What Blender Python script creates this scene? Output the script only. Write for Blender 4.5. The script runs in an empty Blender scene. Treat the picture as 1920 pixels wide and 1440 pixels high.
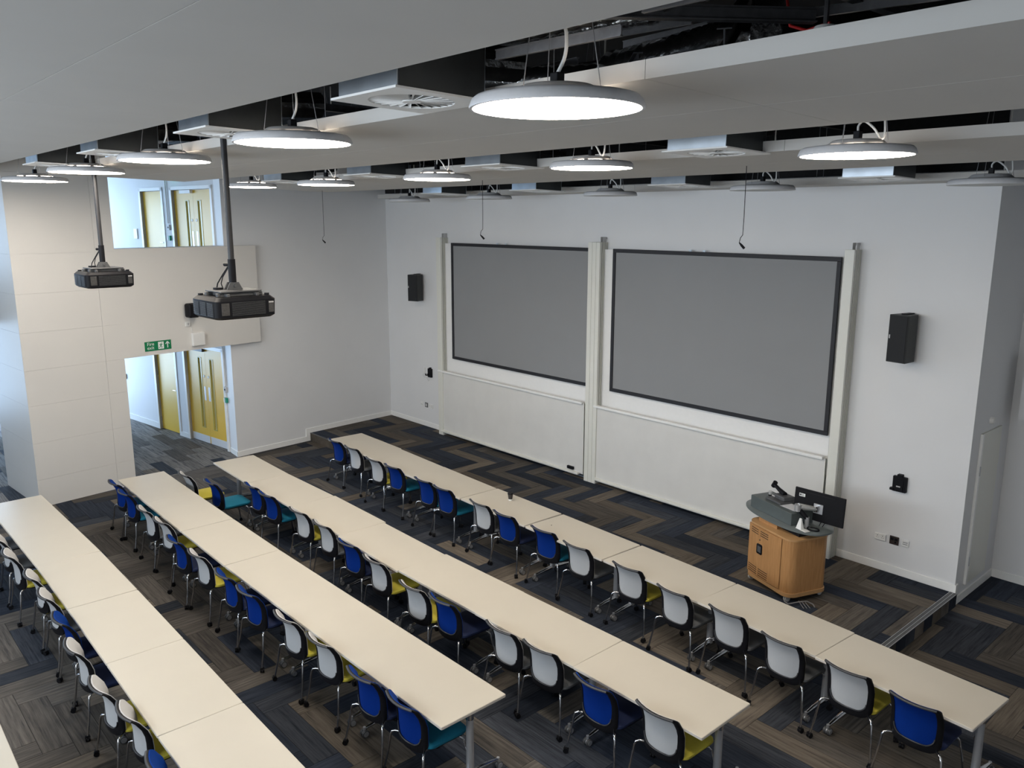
import bpy, bmesh, math, random
from mathutils import Vector, Matrix, Euler
random.seed(7)
S = bpy.context.scene
COL = S.collection
PI = math.pi

# ------------------------------------------------------------------ camera, world, light, exposure
cam_d = bpy.data.cameras.new('camera')
cam_d.sensor_width = 36.0
cam_d.lens = 1517.6 / 1920 * 36
cam_d.clip_start = 0.05
cam = bpy.data.objects.new('camera', cam_d)
COL.objects.link(cam)
CAM = Vector((8.8478, -7.1453, 4.7212))
cam.location = CAM
cam.rotation_euler = Euler((math.radians(78.480), math.radians(-0.078), math.radians(48.084)), 'XYZ')
S.camera = cam

w = bpy.data.worlds.new('world'); S.world = w; w.use_nodes = True
bg = w.node_tree.nodes['Background']
bg.inputs[0].default_value = (0.55, 0.74, 1.0, 1)
bg.inputs[1].default_value = 1.6

S.view_settings.view_transform = 'Standard'
S.view_settings.look = 'None'
S.view_settings.exposure = 0.37
S.view_settings.gamma = 1.0
S.view_settings.use_curve_mapping = False

LAMP_STRENGTH = 23.5
DAY = (0.50, 0.72, 1.0)
def area(name, loc, rot, sx, sy, power, color):
    l = bpy.data.lights.new(name, 'AREA'); l.shape = 'RECTANGLE'; l.size = sx; l.size_y = sy
    l.energy = power; l.color = color
    o = bpy.data.objects.new(name, l); COL.objects.link(o); o.location = loc; o.rotation_euler = rot
    return o
# daylight through the tall glazing of the hall on the left (lower and upper floor)
area('daylight_lower_window', (-13.3, -4.3, 1.4), (0, -PI/2, 0), 2.5, 5.2, 330, DAY)
area('daylight_upper_window', (-13.3, -4.3, 4.35), (0, -PI/2, 0), 1.9, 5.2, 250, DAY)
# daylight through the windows in the wall behind the camera
area('daylight_rear_window', (1.5, -10.9, 4.3), (math.radians(90), 0, 0), 11.0, 1.8, 400, (0.86, 0.93, 1.0))

# ------------------------------------------------------------------ materials
MATS = {}
def mat(name, color, rough=0.5, metal=0.0, noise=0.0, scale=20.0, bump=0.0, emit=None, spec=None, trans=0.0):
    if name in MATS: return MATS[name]
    m = bpy.data.materials.new(name); m.use_nodes = True
    nt = m.node_tree; b = nt.nodes['Principled BSDF']
    b.inputs['Base Color'].default_value = (*color, 1)
    b.inputs['Roughness'].default_value = rough
    b.inputs['Metallic'].default_value = metal
    if spec is not None: b.inputs['Specular IOR Level'].default_value = spec
    if trans: b.inputs['Transmission Weight'].default_value = trans
    if noise or bump:
        tc = nt.nodes.new('ShaderNodeTexCoord'); n = nt.nodes.new('ShaderNodeTexNoise')
        n.inputs['Scale'].default_value = scale; n.inputs['Detail'].default_value = 3
        nt.links.new(tc.outputs['Object'], n.inputs['Vector'])
        if noise:
            r = nt.nodes.new('ShaderNodeValToRGB')
            r.color_ramp.elements[0].position = 0.3; r.color_ramp.elements[1].position = 0.7
            r.color_ramp.elements[0].color = (*[c * (1 - noise) for c in color], 1)
            r.color_ramp.elements[1].color = (*[min(1, c * (1 + noise)) for c in color], 1)
            nt.links.new(n.outputs['Fac'], r.inputs['Fac']); nt.links.new(r.outputs['Color'], b.inputs['Base Color'])
        if bump:
            bp = nt.nodes.new('ShaderNodeBump'); bp.inputs['Strength'].default_value = bump
            bp.inputs['Distance'].default_value = 0.01
            nt.links.new(n.outputs['Fac'], bp.inputs['Height']); nt.links.new(bp.outputs['Normal'], b.inputs['Normal'])
    if emit:
        b.inputs['Emission Color'].default_value = (*emit[0], 1); b.inputs['Emission Strength'].default_value = emit[1]
    MATS[name] = m
    return m

def carpet(name, dark, light, axis, streak, fleck):
    """Carpet plank: streaks that run along the plank; every piece is shifted by its own random value."""
    m = bpy.data.materials.new(name); m.use_nodes = True
    nt = m.node_tree; L = nt.links; b = nt.nodes['Principled BSDF']; b.inputs['Roughness'].default_value = 0.95
    b.inputs['Specular IOR Level'].default_value = 0.15
    g = nt.nodes.new('ShaderNodeNewGeometry'); oi = nt.nodes.new('ShaderNodeObjectInfo')
    at = nt.nodes.new('ShaderNodeAttribute'); at.attribute_name = 'rnd'
    ad = nt.nodes.new('ShaderNodeMath'); ad.operation = 'ADD'
    L.new(oi.outputs['Random'], ad.inputs[0]); L.new(at.outputs['Fac'], ad.inputs[1])
    mu = nt.nodes.new('ShaderNodeMath'); mu.operation = 'MULTIPLY'; mu.inputs[1].default_value = 37.0
    L.new(ad.outputs[0], mu.inputs[0])
    cx = nt.nodes.new('ShaderNodeCombineXYZ')
    for i in range(3): L.new(mu.outputs[0], cx.inputs[i])
    va = nt.nodes.new('ShaderNodeVectorMath'); va.operation = 'ADD'
    L.new(g.outputs['Position'], va.inputs[0]); L.new(cx.outputs[0], va.inputs[1])
    vm = nt.nodes.new('ShaderNodeVectorMath'); vm.operation = 'MULTIPLY'
    vm.inputs[1].default_value = (1.0, 20, 1) if axis == 'x' else (20, 1.0, 1)
    L.new(va.outputs[0], vm.inputs[0])
    n1 = nt.nodes.new('ShaderNodeTexNoise'); n1.inputs['Scale'].default_value = 2.2; n1.inputs['Detail'].default_value = 5
    n1.inputs['Roughness'].default_value = 0.65
    L.new(vm.outputs[0], n1.inputs['Vector'])
    n2 = nt.nodes.new('ShaderNodeTexNoise'); n2.inputs['Scale'].default_value = 160; n2.inputs['Detail'].default_value = 2
    L.new(g.outputs['Position'], n2.inputs['Vector'])
    mx = nt.nodes.new('ShaderNodeMath'); mx.operation = 'MULTIPLY_ADD'; mx.inputs[1].default_value = fleck; 
    L.new(n2.outputs['Fac'], mx.inputs[0]); L.new(n1.outputs['Fac'], mx.inputs[2])
    r = nt.nodes.new('ShaderNodeValToRGB'); e = r.color_ramp.elements
    e[0].position = 0.30 + fleck * .5; e[0].color = (*streak, 1)
    e[1].position = 0.74 + fleck * .5; e[1].color = (*light, 1)
    k = e.new(0.47 + fleck * .5); k.color = (*dark, 1)
    L.new(mx.outputs[0], r.inputs['Fac'])
    # brightness differs a little from piece to piece
    fr = nt.nodes.new('ShaderNodeMath'); fr.operation = 'FRACT'; 
    mu2 = nt.nodes.new('ShaderNodeMath'); mu2.operation = 'MULTIPLY'; mu2.inputs[1].default_value = 7.31
    L.new(ad.outputs[0], mu2.inputs[0]); L.new(mu2.outputs[0], fr.inputs[0])
    mr = nt.nodes.new('ShaderNodeMapRange'); mr.inputs[3].default_value = 0.72; mr.inputs[4].default_value = 1.3
    L.new(fr.outputs[0], mr.inputs[0])
    hs = nt.nodes.new('ShaderNodeHueSaturation'); L.new(mr.outputs[0], hs.inputs['Value']); L.new(r.outputs['Color'], hs.inputs['Color'])
    L.new(hs.outputs['Color'], b.inputs['Base Color'])
    MATS[name] = m
    return m

WALL = mat('white_wall_paint', (0.74, 0.745, 0.75), 0.6, noise=0.015, scale=1.5)
WALLW = mat('off_white_panel_paint', (0.71, 0.69, 0.655), 0.45, noise=0.015, scale=1.2)
TRIM = mat('white_trim_paint', (0.86, 0.86, 0.84), 0.35, noise=0.01)
RAFT = mat('matt_raft_paint', (0.56, 0.55, 0.525), 0.85, noise=0.015, scale=2.0)
VOID = mat('black_soffit_paint', (0.012, 0.012, 0.013), 0.9, noise=0.2)
BLACKSTEEL = mat('blackened_steel', (0.055, 0.055, 0.058), 0.55, 0.3, noise=0.2)
GREYSTEEL = mat('dull_steel', (0.30, 0.30, 0.31), 0.5, 0.6, noise=0.1)
GALV = mat('galvanised_sheet', (0.66, 0.73, 0.80), 0.28, 0.92, noise=0.08, scale=6)
FOIL = mat('crinkled_foil', (0.6, 0.6, 0.6), 0.22, 1.0, noise=0.15, scale=14, bump=1.0)
TABLETOP = mat('cream_laminate', (0.585, 0.538, 0.45), 0.33, noise=0.012, scale=3)
EDGE = mat('laminate_edge', (0.62, 0.58, 0.52), 0.45, noise=0.02)
SILVER = mat('satin_silver', (0.50, 0.51, 0.53), 0.35, 0.6, noise=0.03)
CHROME = mat('chrome', (0.56, 0.57, 0.59), 0.12, 1.0, noise=0.02)
BLACKP = mat('black_plastic', (0.008, 0.008, 0.010), 0.5, spec=0.15, noise=0.1)
GREYP = mat('charcoal_plastic', (0.075, 0.077, 0.08), 0.5, noise=0.08)
LGREYP = mat('light_grey_plastic', (0.5, 0.5, 0.5), 0.5, noise=0.03)
WHITEP = mat('white_plastic', (0.78, 0.78, 0.76), 0.4, noise=0.01)
CREAM = mat('cream_enamel', (0.74, 0.74, 0.68), 0.4, noise=0.01)
WB = mat('whiteboard_enamel', (0.72, 0.715, 0.69), 0.25, noise=0.03, scale=2.5)
WB2 = mat('bright_board_enamel', (0.85, 0.85, 0.84), 0.35, noise=0.01)
SCREEN = mat('grey_screen_fabric', (0.265, 0.272, 0.280), 0.8, noise=0.015, scale=2)
FRAMEB = mat('black_frame_fabric', (0.012, 0.013, 0.018), 0.6, noise=0.1)
YELLOW = mat('yellow_door_paint', (0.84, 0.53, 0.05), 0.38, noise=0.02, scale=2)
GLASS = mat('clear_glass', (0.9, 0.95, 0.95), 0.02, trans=1.0, noise=0.001)
BRASS = mat('glazing_bead', (0.5, 0.42, 0.08), 0.4, noise=0.02)
KICK = mat('brushed_kick_plate', (0.80, 0.82, 0.85), 0.35, 0.15, noise=0.02)
GREEN = mat('exit_sign_green', (0.0, 0.19, 0.07), 0.45, noise=0.01)
SIGNW = mat('exit_sign_white', (0.82, 0.84, 0.82), 0.45, noise=0.01)
BEECH = None
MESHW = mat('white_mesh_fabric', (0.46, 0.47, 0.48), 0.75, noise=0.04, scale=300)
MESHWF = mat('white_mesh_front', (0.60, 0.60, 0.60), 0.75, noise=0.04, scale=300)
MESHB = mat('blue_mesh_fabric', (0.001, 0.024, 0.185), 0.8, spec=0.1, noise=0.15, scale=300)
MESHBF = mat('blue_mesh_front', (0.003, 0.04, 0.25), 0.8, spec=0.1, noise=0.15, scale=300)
SEATM = {'teal': mat('teal_seat_fabric', (0.0, 0.15, 0.24), 0.85, noise=0.1, scale=200),
         'yellow': mat('yellow_seat_fabric', (0.54, 0.46, 0.05), 0.85, noise=0.08, scale=200),
         'navy': mat('navy_seat_fabric', (0.004, 0.012, 0.055), 0.85, noise=0.1, scale=200),
         'grey': mat('grey_seat_fabric', (0.11, 0.115, 0.12), 0.85, noise=0.1, scale=200)}
LEDON = mat('lit_led_diffuser', (0.9, 0.9, 0.9), 0.5, emit=((1.0, 0.90, 0.78), LAMP_STRENGTH), noise=0.001)
LEDVENT = mat('lit_lamp_slots', (0.9, 0.9, 0.9), 0.5, emit=((1.0, 0.86, 0.72), 30.0), noise=0.001)
LEDOFF = mat('unlit_diffuser', (0.62, 0.64, 0.64), 0.5, noise=0.01)
LAMPBODY = mat('grey_lamp_casing', (0.66, 0.66, 0.67), 0.5, noise=0.03)
LAMPBODY2 = mat('light_lamp_hub', (0.66, 0.65, 0.64), 0.5, noise=0.02)

def wood_mat():
    m = bpy.data.materials.new('beech_veneer'); m.use_nodes = True
    nt = m.node_tree; L = nt.links; b = nt.nodes['Principled BSDF']; b.inputs['Roughness'].default_value = 0.38
    tc = nt.nodes.new('ShaderNodeTexCoord'); mp = nt.nodes.new('ShaderNodeMapping')
    mp.inputs['Scale'].default_value = (14, 14, 1.2)
    n = nt.nodes.new('ShaderNodeTexNoise'); n.inputs['Scale'].default_value = 4; n.inputs['Detail'].default_value = 6
    r = nt.nodes.new('ShaderNodeValToRGB'); r.color_ramp.elements[0].position = .3; r.color_ramp.elements[1].position = .75
    r.color_ramp.elements[0].color = (0.38, 0.19, 0.072, 1); r.color_ramp.elements[1].color = (0.50, 0.27, 0.112, 1)
    L.new(tc.outputs['Object'], mp.inputs[0]); L.new(mp.outputs[0], n.inputs['Vector']); L.new(n.outputs['Fac'], r.inputs['Fac'])
    L.new(r.outputs['Color'], b.inputs['Base Color'])
    return m
BEECH = wood_mat()

CARP = {}
for ax in 'xy':
    CARP['navy', ax] = carpet('navy_carpet_' + ax, (0.025, 0.031, 0.045), (0.040, 0.049, 0.068), ax, (0.014, 0.017, 0.026), 0.10)
    CARP['slate', ax] = carpet('slate_carpet_' + ax, (0.036, 0.041, 0.052), (0.062, 0.068, 0.082), ax, (0.014, 0.016, 0.022), 0.12)
    CARP['taupe', ax] = carpet('taupe_carpet_' + ax, (0.118, 0.101, 0.083), (0.180, 0.154, 0.126), ax, (0.060, 0.052, 0.047), 0.10)
    CARP['drift', ax] = carpet('driftwood_carpet_' + ax, (0.082, 0.074, 0.066), (0.138, 0.124, 0.108), ax, (0.042, 0.039, 0.040), 0.10)
    CARP['ash', ax] = carpet('ash_carpet_' + ax, (0.170, 0.160, 0.150), (0.260, 0.245, 0.230), ax, (0.030, 0.032, 0.040), 0.10)

# ------------------------------------------------------------------ mesh builder
class MB:
    def __init__(s): s.v = []; s.f = []; s.m = []; s.cur = 0
    def add(s, vs, fs):
        o = len(s.v); s.v += [tuple(p) for p in vs]
        for f in fs: s.f.append([i + o for i in f]); s.m.append(s.cur)
        return s
    def box(s, x0, x1, y0, y1, z0, z1):
        return s.add([(x0,y0,z0),(x1,y0,z0),(x1,y1,z0),(x0,y1,z0),(x0,y0,z1),(x1,y0,z1),(x1,y1,z1),(x0,y1,z1)],
              [(3,2,1,0),(4,5,6,7),(0,1,5,4),(1,2,6,5),(2,3,7,6),(3,0,4,7)])
    def cbox(s, cx, cy, cz, dx, dy, dz): return s.box(cx-dx/2, cx+dx/2, cy-dy/2, cy+dy/2, cz-dz/2, cz+dz/2)
    def prism(s, poly, z0, z1):
        n = len(poly)
        zb = z0 if callable(z0) else (lambda x, y: z0)
        zt = z1 if callable(z1) else (lambda x, y: z1)
        vs = [(x, y, zb(x, y)) for x, y in poly] + [(x, y, zt(x, y)) for x, y in poly]
        return s.add(vs, [tuple(range(n))[::-1], tuple(range(n, 2*n))] + [(i, (i+1) % n, n+(i+1) % n, n+i) for i in range(n)])
    def frustum(s, p0, p1, r0, r1, n=16, cap=True):
        p0 = Vector(p0); p1 = Vector(p1); d = (p1-p0).normalized()
        a = d.orthogonal().normalized(); b = d.cross(a)
        vs = []
        for p, r in ((p0, r0), (p1, r1)):
            for i in range(n):
                t = 2*PI*i/n; vs.append(p + a*math.cos(t)*r + b*math.sin(t)*r)
        fs = [(i, (i+1) % n, n+(i+1) % n, n+i) for i in range(n)]
        if cap: fs += [tuple(range(n))[::-1], tuple(range(n, 2*n))]
        return s.add(vs, fs)
    def cyl(s, p0, p1, r, n=16): return s.frustum(p0, p1, r, r, n)
    def tube(s, pts, r, n=8, cap=True):
        pts = [Vector(p) for p in pts]; vs = []; fs = []
        d = (pts[1]-pts[0]).normalized(); a = d.orthogonal().normalized()
        for i, p in enumerate(pts):
            if i == 0: d = pts[1]-pts[0]
            elif i == len(pts)-1: d = pts[-1]-pts[-2]
            else: d = (pts[i+1]-pts[i]).normalized() + (pts[i]-pts[i-1]).normalized()
            d = d.normalized(); a = (a - d*a.dot(d)).normalized(); b = d.cross(a)
            rr = r[i] if isinstance(r, (list, tuple)) else r
            for k in range(n):
                t = 2*PI*k/n; vs.append(p + (a*math.cos(t) + b*math.sin(t))*rr)
        for i in range(len(pts)-1):
            for k in range(n):
                fs.append((i*n+k, i*n+(k+1) % n, (i+1)*n+(k+1) % n, (i+1)*n+k))
        if cap: fs += [tuple(range(n))[::-1], tuple(range((len(pts)-1)*n, len(pts)*n))]
        return s.add(vs, fs)
    def lathe(s, prof, n=32, c=(0, 0), closed=True):
        """prof: (radius, z) from bottom centre to top centre"""
        vs = []; fs = []; k = len(prof)
        for r, z in prof:
            for i in range(n):
                t = 2*PI*i/n; vs.append((c[0]+r*math.cos(t), c[1]+r*math.sin(t), z))
        for j in range(k-1):
            for i in range(n):
                fs.append((j*n+i, j*n+(i+1) % n, (j+1)*n+(i+1) % n, (j+1)*n+i))
        if closed: fs += [tuple(range(n))[::-1], tuple(range((k-1)*n, k*n))]
        return s.add(vs, fs)
    def loft(s, loops, cap=True):
        n = len(loops[0]); vs = [p for l in loops for p in l]; fs = []
        for j in range(len(loops)-1):
            for i in range(n): fs.append((j*n+i, j*n+(i+1) % n, (j+1)*n+(i+1) % n, (j+1)*n+i))
        if cap: fs += [tuple(range(n))[::-1], tuple(range((len(loops)-1)*n, len(loops)*n))]
        return s.add(vs, fs)
    def xf(s, M, start=0):
        s.v = s.v[:start] + [tuple(M @ Vector(p)) for p in s.v[start:]]
        return s
    def mesh(s, name, mats, smooth=None, bevel=0, seg=2):
        me = bpy.data.meshes.new(name); me.from_pydata(s.v, [], s.f)
        if not isinstance(mats, (list, tuple)): mats = [mats]
        for m in mats: me.materials.append(m)
        me.polygons.foreach_set('material_index', s.m)
        bm = bmesh.new(); bm.from_mesh(me)
        bmesh.ops.recalc_face_normals(bm, faces=bm.faces)
        if bevel:
            es = [e for e in bm.edges if len(e.link_faces) == 2 and e.calc_face_angle(0) > 0.6]
            bmesh.ops.bevel(bm, geom=es, offset=bevel, segments=seg, affect='EDGES', profile=0.5)
        bm.to_mesh(me); bm.free()
        if smooth:
            me.polygons.foreach_set('use_smooth', [True]*len(me.polygons))
            me.set_sharp_from_angle(angle=math.radians(smooth))
        me.update()
        return me
    def build(s, name, mats, parent=None, smooth=None, bevel=0, seg=2):
        o = bpy.data.objects.new(name, s.mesh(name, mats, smooth, bevel, seg)); COL.objects.link(o)
        if parent is not None: o.parent = parent
        return o

def place(name, me, parent=None, loc=None, rot=None):
    o = bpy.data.objects.new(name, me); COL.objects.link(o)
    if parent is not None: o.parent = parent
    if loc is not None: o.location = loc
    if rot is not None: o.rotation_euler = rot
    return o
def thing(name, label, cat, loc=(0, 0, 0), rz=0.0, group=None):
    o = bpy.data.objects.new(name, None); COL.objects.link(o); o.empty_display_size = 0.1
    o.location = loc; o.rotation_euler = (0, 0, rz); o['label'] = label; o['category'] = cat
    if group: o['group'] = group
    return o
def tag(o, label, cat, group=None):
    o['label'] = label; o['category'] = cat
    if group: o['group'] = group
    return o
def struct(o, label=None):
    o['kind'] = 'structure'
    if label: o['label'] = label
    return o
def sroot(name, label=None, loc=(0, 0, 0), rz=0):
    o = bpy.data.objects.new(name, None); COL.objects.link(o); o.location = loc; o.rotation_euler = (0, 0, rz)
    return struct(o, label)
def copy_tree(o, parent=None):
    c = o.copy(); COL.objects.link(c)
    if parent is not None: c.parent = parent
    for ch in list(o.children): copy_tree(ch, c)
    return c
def rrect(hx, hy, r, n=5, cx=0, cy=0):
    """rounded rectangle outline"""
    pts = []
    for sx, sy, a0 in ((1, -1, -90), (1, 1, 0), (-1, 1, 90), (-1, -1, 180)):
        for i in range(n+1):
            a = math.radians(a0 + 90*i/n)
            pts.append((cx + sx*(hx-r) + r*math.cos(a), cy + sy*(hy-r) + r*math.sin(a)))
    return pts
def zraft(y): return 4.7212 + 0.71 - 0.028*(y + 7.145)      # the ceiling rafts fall gently towards the front wall

# ------------------------------------------------------------------ carpet planks
PW, PL, GAP = 0.25, 1.0, 0.0022
RF, UF = None, None
_R = cam.rotation_euler.to_matrix()
def projc(p):
    q = _R.transposed() @ (Vector(p) - CAM)
    if q.z > -0.05: return None
    return (960 + 1517.6*q.x/-q.z, 720 - 1517.6*q.y/-q.z, -q.z)
def clip_poly(poly, a, b, c):        # keep a*x+b*y+c >= 0
    out = []
    for i in range(len(poly)):
        p, q = poly[i], poly[(i+1) % len(poly)]
        dp, dq = a*p[0]+b*p[1]+c, a*q[0]+b*q[1]+c
        if dp >= 0: out.append(p)
        if (dp >= 0) != (dq >= 0):
            t = dp/(dp-dq); out.append((p[0]+(q[0]-p[0])*t, p[1]+(q[1]-p[1])*t))
    return out
def area2(poly): return 0.5*abs(sum(poly[i][0]*poly[(i+1) % len(poly)][1]-poly[(i+1) % len(poly)][0]*poly[i][1] for i in range(len(poly))))
CHAIN = {}
crnd = random.Random(11)
def plank_color(chain, ctx):
    if not CHAIN.get(ctx):
        CHAIN[ctx] = True; last = 'navy'
        for k in range(-120, 121):
            if crnd.random() < (.85 if ctx == 'p' else .60): last = crnd.choice(['navy', 'taupe', 'drift', 'taupe']) if last in ('navy', 'slate') else crnd.choice(['navy', 'slate', 'navy', 'drift'])
            CHAIN[ctx, k] = last
    key = (ctx, chain)
    base = CHAIN[key]
    r = crnd.random()
    if r < (.88 if ctx == 'p' else .62): return base if base != 'navy' or crnd.random() < .75 else 'slate'
    return crnd.choice(['navy', 'slate', 'navy', 'slate', 'taupe', 'drift', 'taupe'])
def herringbone(x0, x1, y0, y1, ox, oy, clips, ctx):
    out = []
    a0, a1 = int((x0-ox)/PW)-5, int((x1-ox)/PW)+5
    b0, b1 = int((y0-oy)/PW)-5, int((y1-oy)/PW)+5
    for a in range(a0, a1):
        for b in range(b0, b1):
            t = (a-b) % 8
            if t == 0: rx, ry, ax = (a, a+4), (b, b+1), 'x'
            elif t == 7: rx, ry, ax = (a, a+1), (b, b+4), 'y'
            else: continue
            if ax == 'x': i, j = (a+b)//2, (a-b)//8; ch = i-j
            else: i, j = (a-4+b+3)//2, (a-4-b-3)//8; ch = i-j
            poly = [(ox+rx[0]*PW+GAP, oy+ry[0]*PW+GAP), (ox+rx[1]*PW-GAP, oy+ry[0]*PW+GAP), (ox+rx[1]*PW-GAP, oy+ry[1]*PW-GAP), (ox+rx[0]*PW+GAP, oy+ry[1]*PW-GAP)]
            full = True
            c = plank_color(ch, ctx)
            for cl in clips:
                p2 = clip_poly(poly, *cl)
                if len(p2) != 4 or area2(p2) < area2(poly)-1e-6: full = False
                poly = p2
                if len(poly) < 3: break
            if len(poly) < 3 or area2(poly) < 0.003: continue
            out.append((poly, ax, c, full))
    return out
def ashlar(x0, x1, y0, y1, clips, ctx):
    out = []; row = 0; y = y0
    while y < y1:
        off = (row*0.37) % 1.0; x = x0 - off
        while x < x1:
            poly = [(x+GAP, y+GAP), (x+PL-GAP, y+GAP), (x+PL-GAP, y+PW-GAP), (x+GAP, y+PW-GAP)]
            c = crnd.choice(['ash', 'ash', 'ash', 'ash', 'ash', 'slate', 'taupe', 'ash', 'drift'])
            full = True
            for cl in clips:
                p2 = clip_poly(poly, *cl)
                if len(p2) != 4 or area2(p2) < area2(poly)-1e-6: full = False
                poly = p2
                if len(poly) < 3: break
            if len(poly) >= 3 and area2(poly) > 0.003: out.append((poly, 'x', c, full))
            x += PL
        y += PW; row += 1
    return out
PLANKMESH = {}
def lay_planks(parent, planks, z, th, limit):
    def score(pl):
        poly = pl[0]; cx = sum(p[0] for p in poly)/len(poly); cy = sum(p[1] for p in poly)/len(poly)
        q = projc((cx, cy, z))
        if q is None: return -1
        inside = -60 < q[0] < 1980 and -60 < q[1] < 1500
        return (1e6 if inside else 0) + 1.0/(q[2]**2)*area2(poly)*1e4
    planks.sort(key=score, reverse=True)
    rest = MB(); rmats = []; rv = []
    for i, (poly, ax, c, full) in enumerate(planks):
        m = CARP[c, ax]
        cx = sum(p[0] for p in poly)/len(poly); cy = sum(p[1] for p in poly)/len(poly)
        if i < limit:
            key = (ax, c) if full else None
            if key and key in PLANKMESH: me = PLANKMESH[key]
            else:
                me = MB().prism([(p[0]-cx, p[1]-cy) for p in poly], -th, 0).mesh('carpet_plank', m)
                if key: PLANKMESH[key] = me
            place('carpet_plank', me, parent, (cx, cy, z))
        else:
            if m not in rmats: rmats.append(m)
            rest.cur = rmats.index(m); n0 = len(rest.f)
            rest.prism(poly, z-th, z); r = random.random(); rv += [r]*(len(rest.f)-n0)
    if rest.f:
        me = bpy.data.meshes.new('carpet_planks'); me.from_pydata(rest.v, [], rest.f)
        for m in rmats: me.materials.append(m)
        me.polygons.foreach_set('material_index', rest.m)
        at = me.attributes.new('rnd', 'FLOAT', 'FACE'); at.data.foreach_set('value', rv)
        o = place('carpet_planks', me, parent); o['kind'] = 'stuff'

# ------------------------------------------------------------------ floor
YB = -11.0
floor = struct(MB().prism([(-13.6, YB), (10.6, YB), (10.6, 4.7), (-13.6, 4.7)], -0.12, -0.004).build('floor', mat('carpet_underlay', (0.02, 0.02, 0.022), 0.95, noise=0.2)))
# herringbone field: right of a line between the pier and the left wall
hb = herringbone(-6.6, 10.6, -7.6, 4.6, 0.22, 0.04, [(1, 0.125, 6.50), (-1, 0, 10.5), (0, 1, 7.5), (0, -1, 4.5)], 'f')
hb = [p for p in hb if not (min(q[1] for q in p[0]) > 0.93 and -6.9 < min(q[0] for q in p[0]) and max(q[0] for q in p[0]) < 5.64)]
ash = ashlar(-13.5, -5.5, -7.5, -0.5, [(-1, -0.125, -6.50), (1, 0, 13.5)], 'c')
lay_planks(floor, hb + ash, 0.0, 0.006, 300)

# stage platform along the front wall, one step high
PZ = 0.172
stage = thing('stage_platform', 'low carpeted platform along the front wall with herringbone planks', 'platform')
MB().prism([(-6.728, 0.955), (5.60, 0.955), (5.60, 3.198), (-6.94, 3.198)], 0.0, PZ-0.005).build('platform_body', CARP['drift', 'x'], stage)
ps = herringbone(-7.0, 5.6, 0.9, 3.2, 0.155, 0.03, [(1, 0.094, 6.84), (-1, 0, 5.52), (0, 1, -0.985), (0, -1, 3.185)], 'p')
lay_planks(stage, ps, PZ, 0.006, 290)
# carpeted risers: planks upright on the step faces
for k in range(13):
    x = -6.70 + k*0.95
    c = random.choice(['drift', 'drift', 'drift', 'taupe'])
    MB().box(x, min(x+0.945, 5.6), 0.948, 0.956, 0.003, PZ-0.006).build('riser_plank', CARP[c, 'x'], stage)
for k in range(9):
    y = 0.96+k*0.25
    MB().box(5.598, 5.606, y, min(y+0.246, 3.19), 0.003, PZ-0.006).build('riser_plank', CARP[['navy', 'drift', 'navy', 'slate', 'taupe', 'navy', 'taupe', 'drift', 'navy'][k], 'y'], stage)
n = MB(); n.box(5.522, 5.612, 0.955, 3.185, PZ-0.006, PZ+0.004); 
n.build('step_nosing', GREYP, stage)
n = MB()
for xx in (5.524, 5.566, 5.606): n.box(xx, xx+0.006, 0.955, 3.185, PZ+0.002, PZ+0.007)
n.build('nosing_ridges', SILVER, stage)
MB().box(-6.745, 5.52, 0.945, 0.985, PZ-0.005, PZ+0.002).build('step_edging', GREYP, stage)

# ------------------------------------------------------------------ walls
struct(MB().prism([(-6.944, 3.2), (5.57, 3.2), (5.57, 3.5), (-6.944, 3.5)], 0, 6.4).build('wall_front', WALL))
struct(MB().prism([(5.57, 3.5), (5.57, 4.51), (10.6, 4.51), (10.6, 4.8), (5.3, 4.8), (5.3, 3.5)], 0, 6.4).build('wall_alcove', WALL))
struct(MB().box(10.5, 10.7, YB, 4.6, 0, 6.4).build('wall_right', WALL))
struct(MB().box(-6.92, 5.56, 3.184, 3.198, 5.27, 6.39).build('trim_2', VOID), 'black painted band of the front wall above the rafts')
LW = [(-6.57, -0.74), (-6.944, 3.2), (-7.38, 3.2), (-7.0, -0.70)]
struct(MB().prism(LW, 0, 6.4).build('wall_left', WALL))
# pier and bulkhead, one painted block
pier = sroot('wall_pier')
PA, PB, PC = (-5.914, -4.435), (-6.141, -2.838), (-6.527, -0.125)
def lerp(a, b, t): return (a[0]+(b[0]-a[0])*t, a[1]+(b[1]-a[1])*t)
nrm = (-0.99, -0.14)
# pier body is built of board panels with fine joints, as the photo shows them
zs = [0.0, 0.467, 1.092, 1.719, 2.304, 2.917, 3.54, 4.17, 4.80, 5.43, 6.4]
body = [PA, PB, (PB[0]-1.69, PB[1]-0.24), (PA[0]-1.71, PA[1]-0.15)]
inb = [(PA[0]-.012, PA[1]+.012), (PB[0]-.012, PB[1]-.012), (PB[0]-1.68, PB[1]-0.25), (PA[0]-1.70, PA[1]-0.135)]
MB().prism(inb, 0, 6.4).build('pier_core', WALLW, pier)
for i in range(len(zs)-1):
    z0, z1 = zs[i], zs[i+1]-0.0022
    split = 0.80
    q = lerp(PA, PB, split); qb = lerp(PA, PB, split+0.0022)
    MB().prism([PA, q, (q[0]-.013, q[1]-.002), (PA[0]-.013, PA[1]-.002)], z0, z1).build('wall_panel', WALLW, pier)
    MB().prism([qb, PB, (PB[0]-.013, PB[1]-.002), (qb[0]-.013, qb[1]-.002)], z0, z1).build('wall_panel', WALLW, pier)
    MB().prism([(PA[0]-.014, PA[1]-0.001), (PA[0]-.012, PA[1]+.013), (PA[0]-1.70, PA[1]-.135), (PA[0]-1.71, PA[1]-.15)], z0, z1).build('wall_panel', WALLW, pier)
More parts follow.
